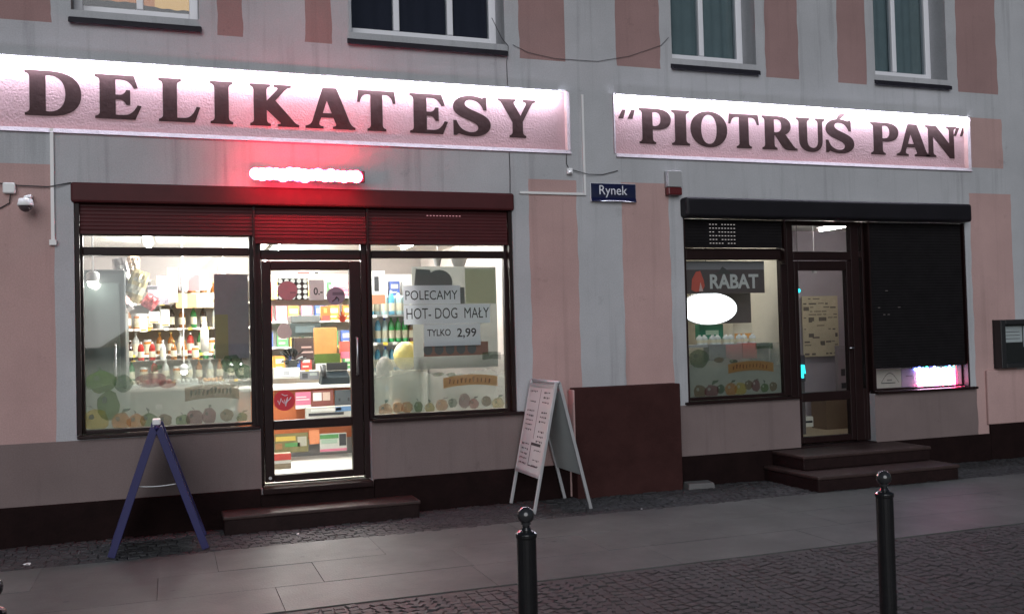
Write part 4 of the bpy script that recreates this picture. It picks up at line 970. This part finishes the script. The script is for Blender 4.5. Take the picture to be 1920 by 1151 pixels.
# ---- window with paper notices
x0, x1, z0, z1 = PX(774, 500, 932, 690, .16)
k = MB(); k.box(x0, x1, .160, .166, z0, z1, 0)
k.poly([(x0 + .04, z1 - .02), (x0 + .02, z1 - .18), (x0 + .22, z1 - .20), (x0 + .18, z1 - .03)], .157, .1595, 1)  # dark picture shapes printed on the poster
k.disc(x0 + .27, z1 - .15, .13, .12, .1545, .1565, 1)
k.box(x0 + .53, x1 - .01, .157, .1595, z1 - .36, z1 - .02, 2)
k.box(x0 + .45, x0 + .52, .157, .1595, z1 - .36, z1 - .20, 1)
k.box(x0 + .10, x1 - .10, .157, .1595, z0 + .12, z0 + .25, 3)
for i in range(5): k.disc(x0 + .14 + i * .11, z0 + .185, .045, .05, .1535, .1555, 1)
tag(k.build('poster', [sheer('backlit_poster_grey', (.42, .42, .40), .92, .6), C('poster_shadow', (.10, .10, .10)), sheer('backlit_poster_lime', (.60, .61, .48), .85, .7), C('poster_maroon', (.25, .12, .09))]), 'grey and lime poster behind the paper notices', 'poster')
def notice(label, px, words, y):
    x0, x1, z0, z1 = PX(*px, y); t = thing('paper_notice', label, 'notice', ((x0 + x1) / 2, y, z0), 'white paper notices in the window')
    k = MB(); k.box(x0, x1, y, y + .0007, z0, z1); k.build('sheet', M['paper'], t)
    for body, a, b, c, d, bold in words:
        xa, xb, za, zb = PX(a, b, c, d, y); text(body, xa, xb, za, zb, y - .0012, M['ink'], t, bold=bold)
NY = .1215
notice('uppermost white paper notice, a single word in the window', (756, 535, 863, 570), [('POLECAMY', 760, 544.5, 858, 562, .0)], NY + .003)
notice('middle and widest white paper notice in the window', (757, 570.5, 919, 607), [('HOT- DOG  MAŁY', 762, 577, 917, 597, .0)], NY + .0015)
notice('lowest white paper notice with a bold price in the window', (795, 607.5, 901, 648), [('TYLKO', 801, 617, 845, 630, .012), ('2,99', 857, 615, 893, 634, .015)], NY)
for i, px in enumerate(((812, 485, 828, 499), (845, 484, 876, 500))):
    x0, x1, z0, z1 = PX(*px, 1.0); k = MB(); k.lathe([((x1 - x0) * .32, 0), ((x1 - x0) / 2, (z1 - z0)), ((x1 - x0) / 2 + .01, (z1 - z0))], ((x0 + x1) / 2, 1.0, z0), 16)
    k.tube([((x0 + x1) / 2, 1.0, z1), ((x0 + x1) / 2, 1.0, 2.737)], .004, n=6)
    tag(k.build('lamp', M['boardback'], smooth=True), ['narrow grey hanging shade above the notices', 'wide grey hanging shade above the notices'][i], 'lamp shade')
k = MB(); x0, x1, z0, z1 = PX(695, 508, 722, 570, 1.45); k.box(x0, x1, 1.45, 1.47, z0, z1, 0); k.box(x0 + .04, x0 + .09, 1.447, 1.4495, z1 - .22, z1 - .06, 1); k.box(x0, x1, 1.447, 1.4495, z0, z0 + .1, 2)
tag(k.build('shelf_header', [C('header_white', (.78, .78, .76)), M['ink'], C('header_rust', (.45, .2, .12))]), 'white card header standing over the steel bottle rack', 'sign board')
# fruit standing in the window bottom
def melon(px, y, label, mt, name='melon'):
    x0, x1, z0, z1 = PX(*px, y); k = MB(); k.ball(((x0 + x1) / 2, y, (z0 + z1) / 2), (x1 - x0) / 2, sq=(1, 1, (z1 - z0) / (x1 - x0)), n=18, k=12)
    return tag(k.build(name, mt, smooth=True), label, 'fruit')
wl_ = thing('window_ledge_box', 'low pale display box under the fruit in the window', 'display box', (2.45, .45, .312))
k = MB(); k.box(1.82, 3.2, .25, .70, .314, .885); k.build('carcass', M['shelf'], wl_, bevel=.005)
melon((738, 640, 783, 694), .5, 'large pale yellow fruit above the green one in the window', mat('yellow_rind', (.72, .60, .20), .5, bump=.5, bscale=40, vary=.2))
x0, x1, z0, z1 = PX(732, 694, 788, 772, .5); k = MB(); k.box(x0, x1, .42, .58, .886, z1)
tag(k.build('fruit_crate', mat('fruit_crate_card', (.62, .56, .42), .7, vary=.2)), 'pale card crate carrying the large yellow fruit', 'crate')
melon((764, 751, 785, 772), .33, 'bright green round fruit at the bottom of the window', mat('green_rind', (.05, .38, .08), .3, vary=.2), 'green_fruit')
melon((735, 748, 760, 774), .34, 'orange round fruit left of the green one', mat('orange_rind', (.70, .34, .10), .4, vary=.2), 'orange_fruit')
melon((705, 668, 738, 722), .6, 'grey round bag of produce beside the yellow fruit', mat('net_bag', (.22, .2, .18), .8, vary=.3), 'produce_bag')

# ---- glass door of the left shop: stickers and goods behind
SY = .1125
def sticker(name, label, px, parts, n=22):
    x0, x1, z0, z1 = PX(*px, SY); cx, cz, rx, rz = (x0 + x1) / 2, (z0 + z1) / 2, (x1 - x0) / 2, (z1 - z0) / 2
    t = MB(); ms = [parts[0]]; t.disc(cx, cz, rx, rz, SY, SY + .0006, 0, n)
    for kind, mt, *q in parts[1:]:
        ms.append(mt); i = len(ms) - 1
        if kind == 'bar': t.box(cx + q[0] * rx, cx + q[1] * rx, SY - .0012, SY - .0002, cz + q[2] * rz, cz + q[3] * rz, i)
        if kind == 'line': t.tube([(cx + a * rx, SY - .0008, cz + b * rz) for a, b in q[0]], q[1] * rx, i, 5)
    return tag(t.build(name, ms), label, 'sticker', None)
sticker('round_sticker', 'plain dusky pink round sticker on the glass door', (520.5, 527, 558, 563), [C('dusky_pink', (.32, .17, .18)), ('bar', C('dusky_dark', (.2, .12, .13)), .25, .8, -.3, -.12)])
sticker('round_sticker', 'grey round sticker with a dark bar on the glass door', (612, 538, 647, 571.5), [C('lilac_grey', (.20, .19, .24)), ('bar', C('sticker_dark', (.10, .09, .12)), -.35, .9, .08, .42), ('line', M['ink'], [(-.4, -.62), (0, -.3), (.15, -.15), (.35, -.45), (.25, -.6)], .06), ('line', M['ink'], [(-.05, -.35), (.1, -.1)], .09)])
sticker('round_sticker', 'red round sticker with white scribbled script low on the glass door', (513, 731, 553.5, 770), [C('sticker_red', (.55, .025, .04)),
        ('line', M['enamel'], [(-.62, .02), (-.5, -.38), (-.3, .22), (-.2, -.1), (-.05, -.28), (0, .1), (.1, -.2), (.3, .3), (.25, -.1), (.1, -.55), (.05, -.3), (.5, .12), (.62, .3)], .045), ('line', M['enamel'], [(-.25, .62), (.05, .45), (.3, .5)], .035)], 28)
# red hand print sticker: palm and five fingers
x0, x1, z0, z1 = PX(629, 583, 652, 605, SY); cx, cz, s_ = (x0 + x1) / 2, (z0 + z1) / 2, (x1 - x0) / 2
k = MB(); k.disc(cx + .15 * s_, cz - .35 * s_, s_ * .55, s_ * .52, SY, SY + .0006, 0, 16)
for i, (a, L) in enumerate(((2.85, .95), (2.25, 1.1), (1.75, 1.2), (1.28, 1.15), (.62, .95))):
    u, v = math.cos(a), math.sin(a); b0 = (cx + .15 * s_ + u * .42 * s_, cz - .35 * s_ + v * .42 * s_); b1 = (cx + .15 * s_ + u * L * s_, cz - .35 * s_ + v * L * s_); wv = .10 * s_
    yy = SY - .0008 - i * .0003
    k.poly([(b0[0] + v * wv, b0[1] - u * wv), (b1[0] + v * wv * .8, b1[1] - u * wv * .8), (b1[0] + u * wv, b1[1] + v * wv), (b1[0] - v * wv * .8, b1[1] + u * wv * .8), (b0[0] - v * wv, b0[1] + u * wv)], yy - .0002, yy)
tag(k.build('hand_sticker', C('hand_red', (.62, .10, .05))), 'red hand print sticker on the right side of the glass door', 'sticker')
x0, x1, z0, z1 = PX(579, 524, 608, 563, SY + .014); t = thing('price_card', 'pale price card with a large zero taped inside the glass door', 'price card', ((x0 + x1) / 2, SY + .014, z0))
k = MB(); k.box(x0, x1, SY + .014, SY + .0148, z0, z1); k.build('card', sheer('price_card_paper', (.60, .55, .56), .95, .4), t)
text('0.-', *PX(588, 539, 605, 553, SY + .0125), SY + .0125, M['ink'], t, bold=.02)
k = MB(); x0, x1, z0, z1 = PX(520, 522, 578, 562, SY + .017); k.box(x0, x1, SY + .017, SY + .0178, z0, z1, 0)
for i in range(5):
    for j in range(4): k.disc(x0 + (i + .5) * (x1 - x0) / 5, z0 + (j + .5) * (z1 - z0) / 4, (x1 - x0) * .075, (x1 - x0) * .075, SY + .0150, SY + .0165, 1, 10)
tag(k.build('dotted_poster', [C('poster_brown', (.05, .03, .03)), emis('dot_backlight', (1, .96, .9), 1.2)]), 'dark poster with rows of bright white discs behind the door', 'poster')
t = thing('shop_counter', 'white topped shop counter with orange front behind the glass door', 'counter', (1.6, 2.0, .312))
k = MB(); k.box(.70, 2.62, 2.10, 2.70, .50, 1.06); k.build('body', C('counter_orange', (.50, .14, .05)), t, bevel=.006)
k = MB(); k.box(.68, 2.64, 2.05, 2.72, 1.0605, 1.10); k.build('worktop', M['whitepaint'], t, bevel=.006)
k = MB(); k.box(.72, 2.60, 2.14, 2.68, .314, .4995); k.build('kick_board', M['greyplastic'], t)
def behind(name, cat, label, px, y, d, col, extra=None):
    return slab(name, cat, label, px, y, d, C('tone_%02d%02d%02d' % tuple(int(99 * c) for c in col), col), extra)
W_ = C('print_white', (.78, .77, .74)); K_ = M['ink']; R_ = C('print_red', (.55, .07, .06)); G_ = C('print_green', (.08, .24, .08)); Y_ = C('print_yellow', (.62, .44, .10)); P_ = C('print_pink', (.66, .20, .30))
behind('header_card', 'card', 'cream card with dark print at the top of the door glass', (534, 507, 600, 517), 2.5, .01, (.74, .62, .50), [(.35, .7, .3, .7, R_), (.85, .95, .3, .7, K_)])
behind('carton_stack', 'carton', 'pink and white carton at the top right behind the door', (624, 521, 652, 540), 3.4, .1, (.66, .26, .36), [(.35, .95, .1, .6, C('print_rose', (.72, .36, .44)))])
behind('small_carton', 'carton', 'small orange carton right of centre behind the door glass', (602, 574, 620, 601), 3.0, .08, (.42, .13, .03), [(.1, .9, 0, .35, R_), (.3, .6, .55, .85, Y_)])
t = thing('coffee_machine', 'grey coffee machine on the wall shelf behind the door', 'coffee machine', (1.3, 3.0, 1.4))
x0, x1, z0, z1 = PX(544, 591, 602, 632, 3.0)
k = MB(); k.box(x0, x1, 3.0, 3.35, z0, z1 - .09); k.build('body', mat('machine_grey', (.045, .06, .062), .35, .3), t, bevel=.012)
k = MB(); k.box(x0 + .01, x1 - .01, 2.99, 3.34, z1 - .0895, z1); k.build('lid', mat('machine_lid', (.12, .13, .13), .35), t, bevel=.012)
k = MB(); k.box(x0 + .06, x1 - .08, 2.985, 2.999, z0 + .05, z1 - .13); k.build('panel', mat('machine_panel', (.09, .12, .13), .3), t, bevel=.004)
x0b, x1b, z0b, z1b = PX(552, 632.5, 596, 674, 3.0)
k = MB(); k.box(x0b, x1b, 2.98, 3.3, z0b, z1b, 0); k.box(x0b + .08, x1b - .06, 2.977, 2.9795, z0b + .08, z0b + .10, 1); k.box(x0b + .08, x1b - .08, 2.977, 2.9795, z0b + .14, z0b + .16, 1)
tag(k.build('machine_stand', [mat('stand_brown', (.035, .02, .02), .5, vary=.2), C('stand_trim', (.4, .28, .26))]), 'dark brown cabinet carrying the coffee machine', 'cabinet')
k = MB(); x0, x1, z0, z1 = PX(520, 606, 547, 636, 2.95)
k.disc((x0 + x1) / 2, (z0 + z1) / 2, (x1 - x0) / 2, (z1 - z0) / 2, 2.95, 2.98, 0, 26, .05)
tag(k.build('round_badge', C('badge_mauve', (.08, .05, .055))), 'mauve notched round badge left of the coffee machine', 'badge')
k = MB(); x0, x1, z0, z1 = PX(589, 614, 633, 674, 2.6); cx = (x0 + x1) / 2; 
k.hexa([(x0 + .01, 2.58, z0), (x1 - .01, 2.58, z0), (x1 - .01, 2.72, z0), (x0 + .01, 2.72, z0)], [(x0, 2.62, z1), (x1, 2.62, z1), (x1, 2.66, z1), (x0, 2.66, z1)], 0)
tag(k.build('paper_bag', [mat('orange_bag', (.36, .16, .04), .6, bump=.4, bscale=14, vary=.2)], bevel=.012), 'plain orange paper bag standing right of the coffee machine', 'bag')
k = MB(); k.box(x0 - .01, x1 + .01, 2.50, 2.56, z0 - .04, z0 + .07)
tag(k.build('moss_tray', mat('moss_green', (.05, .08, .01), .9, bump=1, bscale=50, vary=.4)), 'small moss green tray in front of the orange bag', 'tray')
behind('red_carton', 'carton', 'red and pink carton at the right edge of the door glass', (638, 640, 656, 672), 2.9, .08, (.58, .12, .09), [(.05, .95, .02, .4, P_)])
k = MB()
for i in range(46):                 # dark tinsel plant
    a = random.uniform(0, 6.28); r_ = random.uniform(.06, .17); x, z = P(548, 672, 2.5); k.face([(x + random.uniform(-.03, .03), 2.5, z - .02), (x + r_ * math.cos(a), 2.5 + random.uniform(-.08, .08), z + .10 * math.sin(a) + .02), (x + r_ * math.cos(a + .16), 2.5 + random.uniform(-.08, .08), z + .10 * math.sin(a + .16) + .02)])
k.box(x - .05, x + .05, 2.45, 2.55, z - .10, z - .021)
tag(k.build('potted_plant', mat('dark_leaf', (.012, .013, .012), .6)), 'dark spiky potted plant on the counter behind the door', 'plant')
t = thing('payment_terminal', 'dark payment terminal on the counter at the right of the door glass', 'payment terminal', (1.9, 2.1, 1.1))
x0, x1, z0, z1 = PX(601, 690, 656, 723, 2.08)
k = MB(); k.hexa([(x0, 2.07, 1.1015), (x1, 2.07, 1.1015), (x1, 2.25, 1.1015), (x0, 2.25, 1.1015)], [(x0 + .02, 2.075, z1 - .10), (x1, 2.075, z1 - .10), (x1, 2.25, z1 - .03), (x0 + .02, 2.25, z1 - .03)]); k.build('body', mat('terminal_body', (.010, .016, .02), .35), t, bevel=.01)
k = MB(); k.box(x0 + .09, x1, 2.20, 2.24, z1 - .0295, z1 + .06); k.build('display', M['black'], t, bevel=.006)
k = MB(); k.tube([(x0 + .035, 2.06, z1 - .09), (x0 + .035, 2.12, z1 + .03)], [.03, .035]); k.build('handset', M['black'], t, smooth=True)
behind('calculator', 'calculator', 'grey calculator on the counter left of the payment terminal', (563, 696, 598, 712), 2.3, .04, (.14, .14, .15), [(.1, .4, .2, .8, K_), (.5, .9, .5, .8, C('lcd', (.3, .33, .3)))])
behind('paper_stack', 'papers', 'stack of white and grey papers at the left of the counter', (514, 690, 562, 709), 2.32, .2, (.72, .71, .68), [(.35, .6, .3, .75, C('print_grey', (.34, .34, .36))), (0, 1, .1, .14, K_)])
behind('counter_card', 'card', 'pink card with white lines on the counter front', (554, 735, 583, 766), 2.03, .006, (.66, .19, .30), [(.05, .7, .68, .74, W_), (.05, .9, .52, .58, W_), (0, 1, 0, .22, W_)])
behind('counter_box', 'carton', 'brownish red carton with pale labels on the counter front', (585, 732, 625, 766), 2.02, .02, (.22, .07, .06), [(.05, .45, .45, .9, W_), (.5, .85, .45, .9, C('print_buff', (.66, .48, .40)))])
behind('cash_drawer', 'cash box', 'grey metal box at the right end of the counter front', (628, 731, 662, 768), 2.01, .03, (.07, .08, .09), [(.2, .3, .45, .6, K_), (.7, .8, .45, .6, K_)])
behind('newspaper_pile', 'newspapers', 'pile of newspapers in front of the counter at right', (574, 762, 662, 782), 1.86, .1, (.55, .53, .48), [(.05, .8, .2, .45, K_), (.1, .75, .6, .85, W_), (.62, .98, .5, .95, C('print_blue', (.14, .26, .45)))])
k = MB(); x0, x1, z0, z1 = PX(570, 782, 662, 785, 1.86); k.box(.95, 2.3, 1.80, 2.0, z0 - .03, z0 - .002); k.box(.97, 1.0, 1.82, 1.98, .314, z0 - .0305); k.box(2.25, 2.28, 1.82, 1.98, .314, z0 - .0305)
tag(k.build('newspaper_rack', M['greyplastic']), 'low grey rack holding newspapers before the counter', 'rack')
behind('magazine', 'magazine', 'yellow and green magazine seen low behind the door', (515, 812, 578, 848), 1.78, .012, (.16, .14, .06), [(.03, .62, .62, .85, Y_), (.3, .75, .3, .5, G_), (.02, .22, .2, .5, C('print_brown', (.3, .14, .06))), (.68, .95, .3, .8, C('print_stone', (.45, .43, .36)))])
behind('magazine', 'magazine', 'green and white magazine with pink strip low behind the door', (600, 812, 650, 846), 1.77, .012, (.62, .62, .58), [(0, .7, .72, .95, G_), (.05, .65, .45, .68, C('print_mint', (.40, .52, .42))), (0, 1, .02, .16, P_), (.72, .98, .3, .95, K_)])
behind('price_strip', 'card', 'orange upright card between the two low magazines', (580, 806, 599, 832), 1.79, .01, (.72, .27, .13))
behind('flyer_box', 'carton', 'red and white box on the floor at the left of the door', (514, 850, 546, 882), 1.2, .12, (.30, .24, .17), [(0, 1, .62, 1, R_), (0, 1, .42, .6, W_)])

# ---- right hand shop window
t = thing('window_banner', 'dark banner with a red emblem and pale five letter word above the oval light', 'banner', (5.7, .17, 2.05))
x0, x1, z0, z1 = PX(1287, 490, 1433, 550, .17)
k = MB(); k.box(x0, x1, .17, .176, z0, z1, 0); k.box(x0, x1, .1675, .1695, z1 - .09, z1, 1)
k.build('cloth', [sheer('banner_dark', (.11, .085, .095), .97, .2), sheer('banner_grey', (.28, .26, .29), .95, .3)], t)
xa, xb, za, zb = PX(1296, 508, 1321, 547, .165)
k = MB(); k.poly([(xa, za + .02), (xa + .05, za), (xa + .13, za + .005), (xb, za + .06), (xb - .01, zb - .10), (xb - .05, zb), (xa + .06, zb - .01), (xa + .01, zb - .09)], .164, .1665, 0)
k.poly([(xa + .09, za + .005), (xa + .14, za + .005), (xa + .11, za + .10)], .1615, .1635, 1)
k.build('emblem', [C('emblem_red', (.52, .08, .06)), C('emblem_pale', (.6, .4, .4))], t)
text('RABAT', *PX(1331, 514, 1422, 541, .164), .163, C('banner_letter', (.50, .49, .50)), t, bold=.03)
k = MB(); xa, xb, za, zb = PX(1334, 500, 1375, 514, .164); k.poly([(xa, za), (xb, za), (xb - .12, zb - .01), ((xa + xb) / 2, zb), (xa + .08, zb - .06)], .163, .166); k.build('roof_mark', C('banner_mark', (.05, .045, .05)), t)
t = thing('oval_light_box', 'glowing white oval light box in the right hand shop window', 'light box', (5.45, .2, 1.7))
x0, x1, z0, z1 = PX(1276, 548, 1382, 609, .25)
k = MB(); k.disc((x0 + x1) / 2, (z0 + z1) / 2, (x1 - x0) / 2, (z1 - z0) / 2, .25, .33, 0, 40); k.build('casing', M['white'], t)
k = MB(); k.disc((x0 + x1) / 2, (z0 + z1) / 2, (x1 - x0) / 2 - .008, (z1 - z0) / 2 - .008, .244, .2495, 0, 40); k.build('lit_face', M['oval'], t)
k = MB(); k.tube([((x0 + x1) / 2, .29, z1), ((x0 + x1) / 2, .29, 2.797)], .004, n=6); k.build('hanger', M['cable'], t)
slab('hanging_banner', 'banner', 'dark hanging panel between the banner and the bottles', (1330, 550, 1408, 606), .55, .02, C('panel_dark', (.09, .075, .085)))
k = MB(); x0, x1, z0, z1 = PX(1300, 640, 1470, 644, .62); k.box(5.02, 6.40, .42, .92, z0 - .025, z0); zs_ = z0
for lx in (5.04, 6.36): k.box(lx, lx + .025, .44, .90, .314, z0 - .0255)
tag(k.build('window_shelf', M['greyplastic']), 'grey shelf of drinks across the right hand shop window', 'shelf')
slab('green_carton', 'carton', 'green carton under the oval light', (1312, 608, 1356, 636), .80, .1, C('carton_teal', (.03, .22, .14)), [(.25, .8, .3, .6, C('print_paleg', (.45, .62, .5)))])
slab('cream_carton', 'carton', 'white and orange printed carton behind the drink bottles', (1375, 606, 1414, 640), .84, .1, C('carton_cream', (.72, .68, .60)), [(.05, .95, .15, .45, C('print_orange', (.68, .34, .10)))])
for i, (pxc, hh) in enumerate(((1425, 598), (1438, 597))):
    x, z = P(pxc, 640, .8); zt = P(pxc, hh, .8)[1]; k = MB(); k.lathe([(.045, zs_ + .001 - z), (.045, (zt - z) * .85), (.05, (zt - z) * .86), (.05, zt - z)], (x, .8, z), 14)
    k.lathe([(.051, zt - z + .0006), (.04, zt - z + .015)], (x, .8, z), 14, 1)
    tag(k.build('jar', [mat('jar_grey', (.34, .30, .29), .2), M['white']], smooth=False), ['left', 'right'][i] + ' of the two tall grey jars with white lids in the right window', 'jar')
wb = bottle(.30, .040, gl('water_bottle', (.62, .66, .68)), M['white'], 'water_bottle', 1)
for i in range(9):
    x = P(1312 + i * 12.4, 650, .55)[0]; zt = P(1350, 627, .55)[1]
    o = wb if i == 0 else wb.copy()
    if i: COL.objects.link(o)
    o.location = (x, .55 + .04 * (i % 2), zt - .30 if False else zs_ + .001); o.scale = (1, 1, max(.3, (zt - zs_) / .30) if zt > zs_ + .1 else .55)
    tag(o, '%s water bottle from the left on the shelf below the oval light' % ORD[i], 'bottle', 'water bottles on the window shelf')
slab('red_multipack', 'carton', 'dusty pink drinks multipack below the bottles', (1362, 646, 1392, 694), .40, .12, C('multipack_pink', (.44, .15, .16)))
slab('red_multipack', 'carton', 'brighter red drinks multipack right of the pink one', (1393, 643, 1419, 672), .40, .12, C('multipack_red', (.58, .12, .11)))
slab('grey_multipack', 'carton', 'dark grey drinks multipack left of the pink one', (1330, 646, 1361, 680), .40, .12, C('multipack_grey', (.16, .15, .17)))
k = MB(); k.box(5.02, 6.40, .25, .62, .314, 1.20)
tag(k.build('window_plinth', M['creampaint']), 'pale display plinth under the multipacks in the right window', 'display plinth')

# ---- right hand door: vestibule
t = thing('newspaper_poster', 'large sheet of newspaper pages pasted inside behind the right door', 'poster', (7.6, 1.6, 1.2))
x0, x1, z0, z1 = PX(1505, 555, 1572, 668, 1.70)
NP = mat('newsprint', (.62, .56, .40), .8, vary=.1, vscale=14)
k = MB(); k.box(x0, x1, 1.70, 1.704, z0, z1); k.build('sheet', NP, t)
k = MB(); rs = random.Random(4)
zz = z1 - .03
while zz > z0 + .03:
    xx = x0 + .02
    while xx < x1 - .05:
        wd = rs.uniform(.03, .12); hh = rs.choice([.012, .012, .02, .05])
        if rs.random() < .62 and not (x0 + .12 < xx < x1 - .12 and z0 + .22 < zz < z1 - .3 and rs.random() < .7): k.box(xx, min(xx + wd, x1 - .02), 1.6965, 1.699, max(z0 + .02, zz - hh), zz)
        xx += wd + rs.uniform(.01, .04)
    zz -= rs.uniform(.04, .065)
k.build('print', mat('newsprint_ink', (.17, .15, .13), .8), t)
behind('wall_cabinet', 'cabinet', 'brown low cabinet seen through the lower pane of the right door', (1550, 738, 1640, 835), 1.25, .3, (.22, .15, .10))
behind('switch_panel', 'panel', 'grey electric panel beside the newspaper poster', (1571, 648, 1590, 735), 1.5, .05, (.34, .31, .33), [(.3, .7, .35, .5, K_), (.3, .75, .08, .2, K_)])
t = thing('cyan_cooler_light', 'glowing cyan light at the left of the right door glass', 'cooler light', (7.0, .9, 1.2))
x0, x1, z0, z1 = PX(1495, 684, 1507.5, 709, .9)
k = MB(); k.poly([(x0, z0), (x1, z0), (x1 - .01, z1), (x0 + .02, z1)], .90, .93); k.build('lit_panel', M['teal'], t)
k = MB(); k.poly([(x1 + .012, z0 + .06), (x1 + .028, z0 + .05), (x1 + .012, z1), (x1 - .002, z1)], .90, .93); k.build('lit_edge', M['teal'], t)
k = MB(); k.box(x0 - .10, x1 + .05, .935, 1.2, .95, z1 + .12); k.build('cabinet', C('cooler_dark', (.06, .05, .06)), t, bevel=.01)
k = MB(); k.box(x0 - .09, x1 + .04, .95, 1.2, .314, .9495); k.build('base', C('cooler_base', (.10, .085, .09)), t)
x, z = P(1497, 545, .6); k = MB(); k.ball((x, .6, z), .026); k.tube([(x, .6, z + .02), (x, .6, 2.857)], .004, 1, 6)
tag(k.build('cyan_lamp', [M['teal'], M['cable']], smooth=True), 'tiny hanging cyan lamp at the upper left of the right door glass', 'lamp')
x, z = P(1527, 512, 1.2); k = MB(); k.lathe([(.03, 0), (.03, .04), (.015, .06)], (x, 1.2, z), 10); k.tube([(x, 1.2, z + .06), (x, 1.2, 2.857)], .004, n=6)
tag(k.build('hanging_lamp', M['alu']), 'small unlit hanging lamp above the newspaper poster', 'lamp')
behind('shoe_box', 'carton', 'white flat carton on the floor behind the lower pane', (1508, 781, 1525, 800), 1.0, .2, (.7, .68, .62), [(.1, .9, .4, .6, K_)])

# ---- low window under the closed shutter
behind('tobacco_card', 'card', 'pale card with an arched mark in the low window', (1643, 692, 1690, 730), .19, .01, (.52, .45, .42), [(.2, .75, .30, .34, K_), (.42, .62, .42, .50, C('card_grey', (.25, .22, .22)))])
behind('tobacco_card', 'card', 'lilac card with an oval mark in the low window', (1691, 691, 1716, 728), .21, .01, (.36, .29, .42), [(.3, .8, .60, .66, C('card_mark', (.18, .14, .22)))])
k = MB(); x0, x1, z0, z1 = PX(1644, 694, 1690, 728, .187)
for i in range(9):
    u0, u1 = i / 9, (i + 1) / 9; f = lambda u: z0 + .06 + .11 * math.sin(math.pi * u)
    k.face([(x0 + .06 + .25 * u0, .187, f(u0)), (x0 + .06 + .25 * u1, .187, f(u1)), (x0 + .06 + .25 * u1, .187, f(u1) + .012), (x0 + .06 + .25 * u0, .187, f(u0) + .012)])
tag(k.build('arched_label', C('card_ink', (.18, .15, .15))), 'thin arched dark label on the pale card', 'label')
t = thing('neon_sign', 'blazing white and pink neon sign in the low window under the shutter', 'neon sign', (8.4, .2, .9))
x0, x1, z0, z1 = PX(1717, 687, 1788, 725, .20)
k = MB(); k.box(x0 - .02, x1 + .02, .225, .24, z0 - .01, z1 + .03); k.build('backing', M['black'], t)
k = MB()
for r_ in range(5):
    zz = z0 + .045 + r_ * (z1 - z0 - .085) / 4
    k.tube([(x0 + .03 + (x1 - x0 - .06) * i / 22, .20, zz + .012 * math.sin(i * 1.7 + r_)) for i in range(23)], .0165, n=8)
k.build('white_tube', M['neonwhite'], t, smooth=True)
k = MB(); k.tube([(x0 + .04, .20, z0 + .012), (x1 - .06, .20, z0 + .012)], .012, n=8); k.tube([(x1 + .005, .20, z0 + .02), (x1 + .005, .20, z1 - .04)], .010, n=8); k.build('pink_tube', M['neonpink'], t, smooth=True)
for mt_, nm_, cols in (('neonblue', 'blue_bulbs', (0, 1, 2, 5, 9)), ('neongreen', 'green_bulbs', (3, 6, 8, 10))):
    k = MB()
    for i in cols: k.ball((x0 + (x1 - x0) * i / 10, .20, z1 - .022 + .012 * (i % 2)), .016, n=10, k=6)
    k.build(nm_, M[mt_], t, smooth=True)
behind('side_panel', 'panel', 'plain white side panel right of the neon sign', (1791, 684, 1799, 729), .20, .25, (.7, .66, .66))

# ---- assorted goods on top of the display case in the left window
mixed = [('amber', 'amber bottle'), ('clear', 'clear bottle'), ('red', 'red bottle'), ('dark', 'dark bottle'), ('green', 'green bottle'), ('orange', 'orange jar')]
seen = {}
for i in range(13):
    kd, nm_ = mixed[(i * 5 + i // 3) % 6]
    src = next((o for o in bpy.data.objects if o.get('category') in ('bottle', 'jar') and o.get('group') == 'bottles on the back shelves' and (' %s ' % kd) in o['label']), None)
    if src is None: continue
    seen[kd] = seen.get(kd, 0) + 1
    o = src.copy(); COL.objects.link(o); o.location = (-.86 + i * .113, 2.52 + .06 * math.sin(i * 2.3), 1.4295); o.scale = (.75, .75, .75)
    tag(o, '%s small %s from the left on top of the glass display case' % (ORD[seen[kd] - 1], nm_), nm_.split()[1], 'goods on top of the display case')
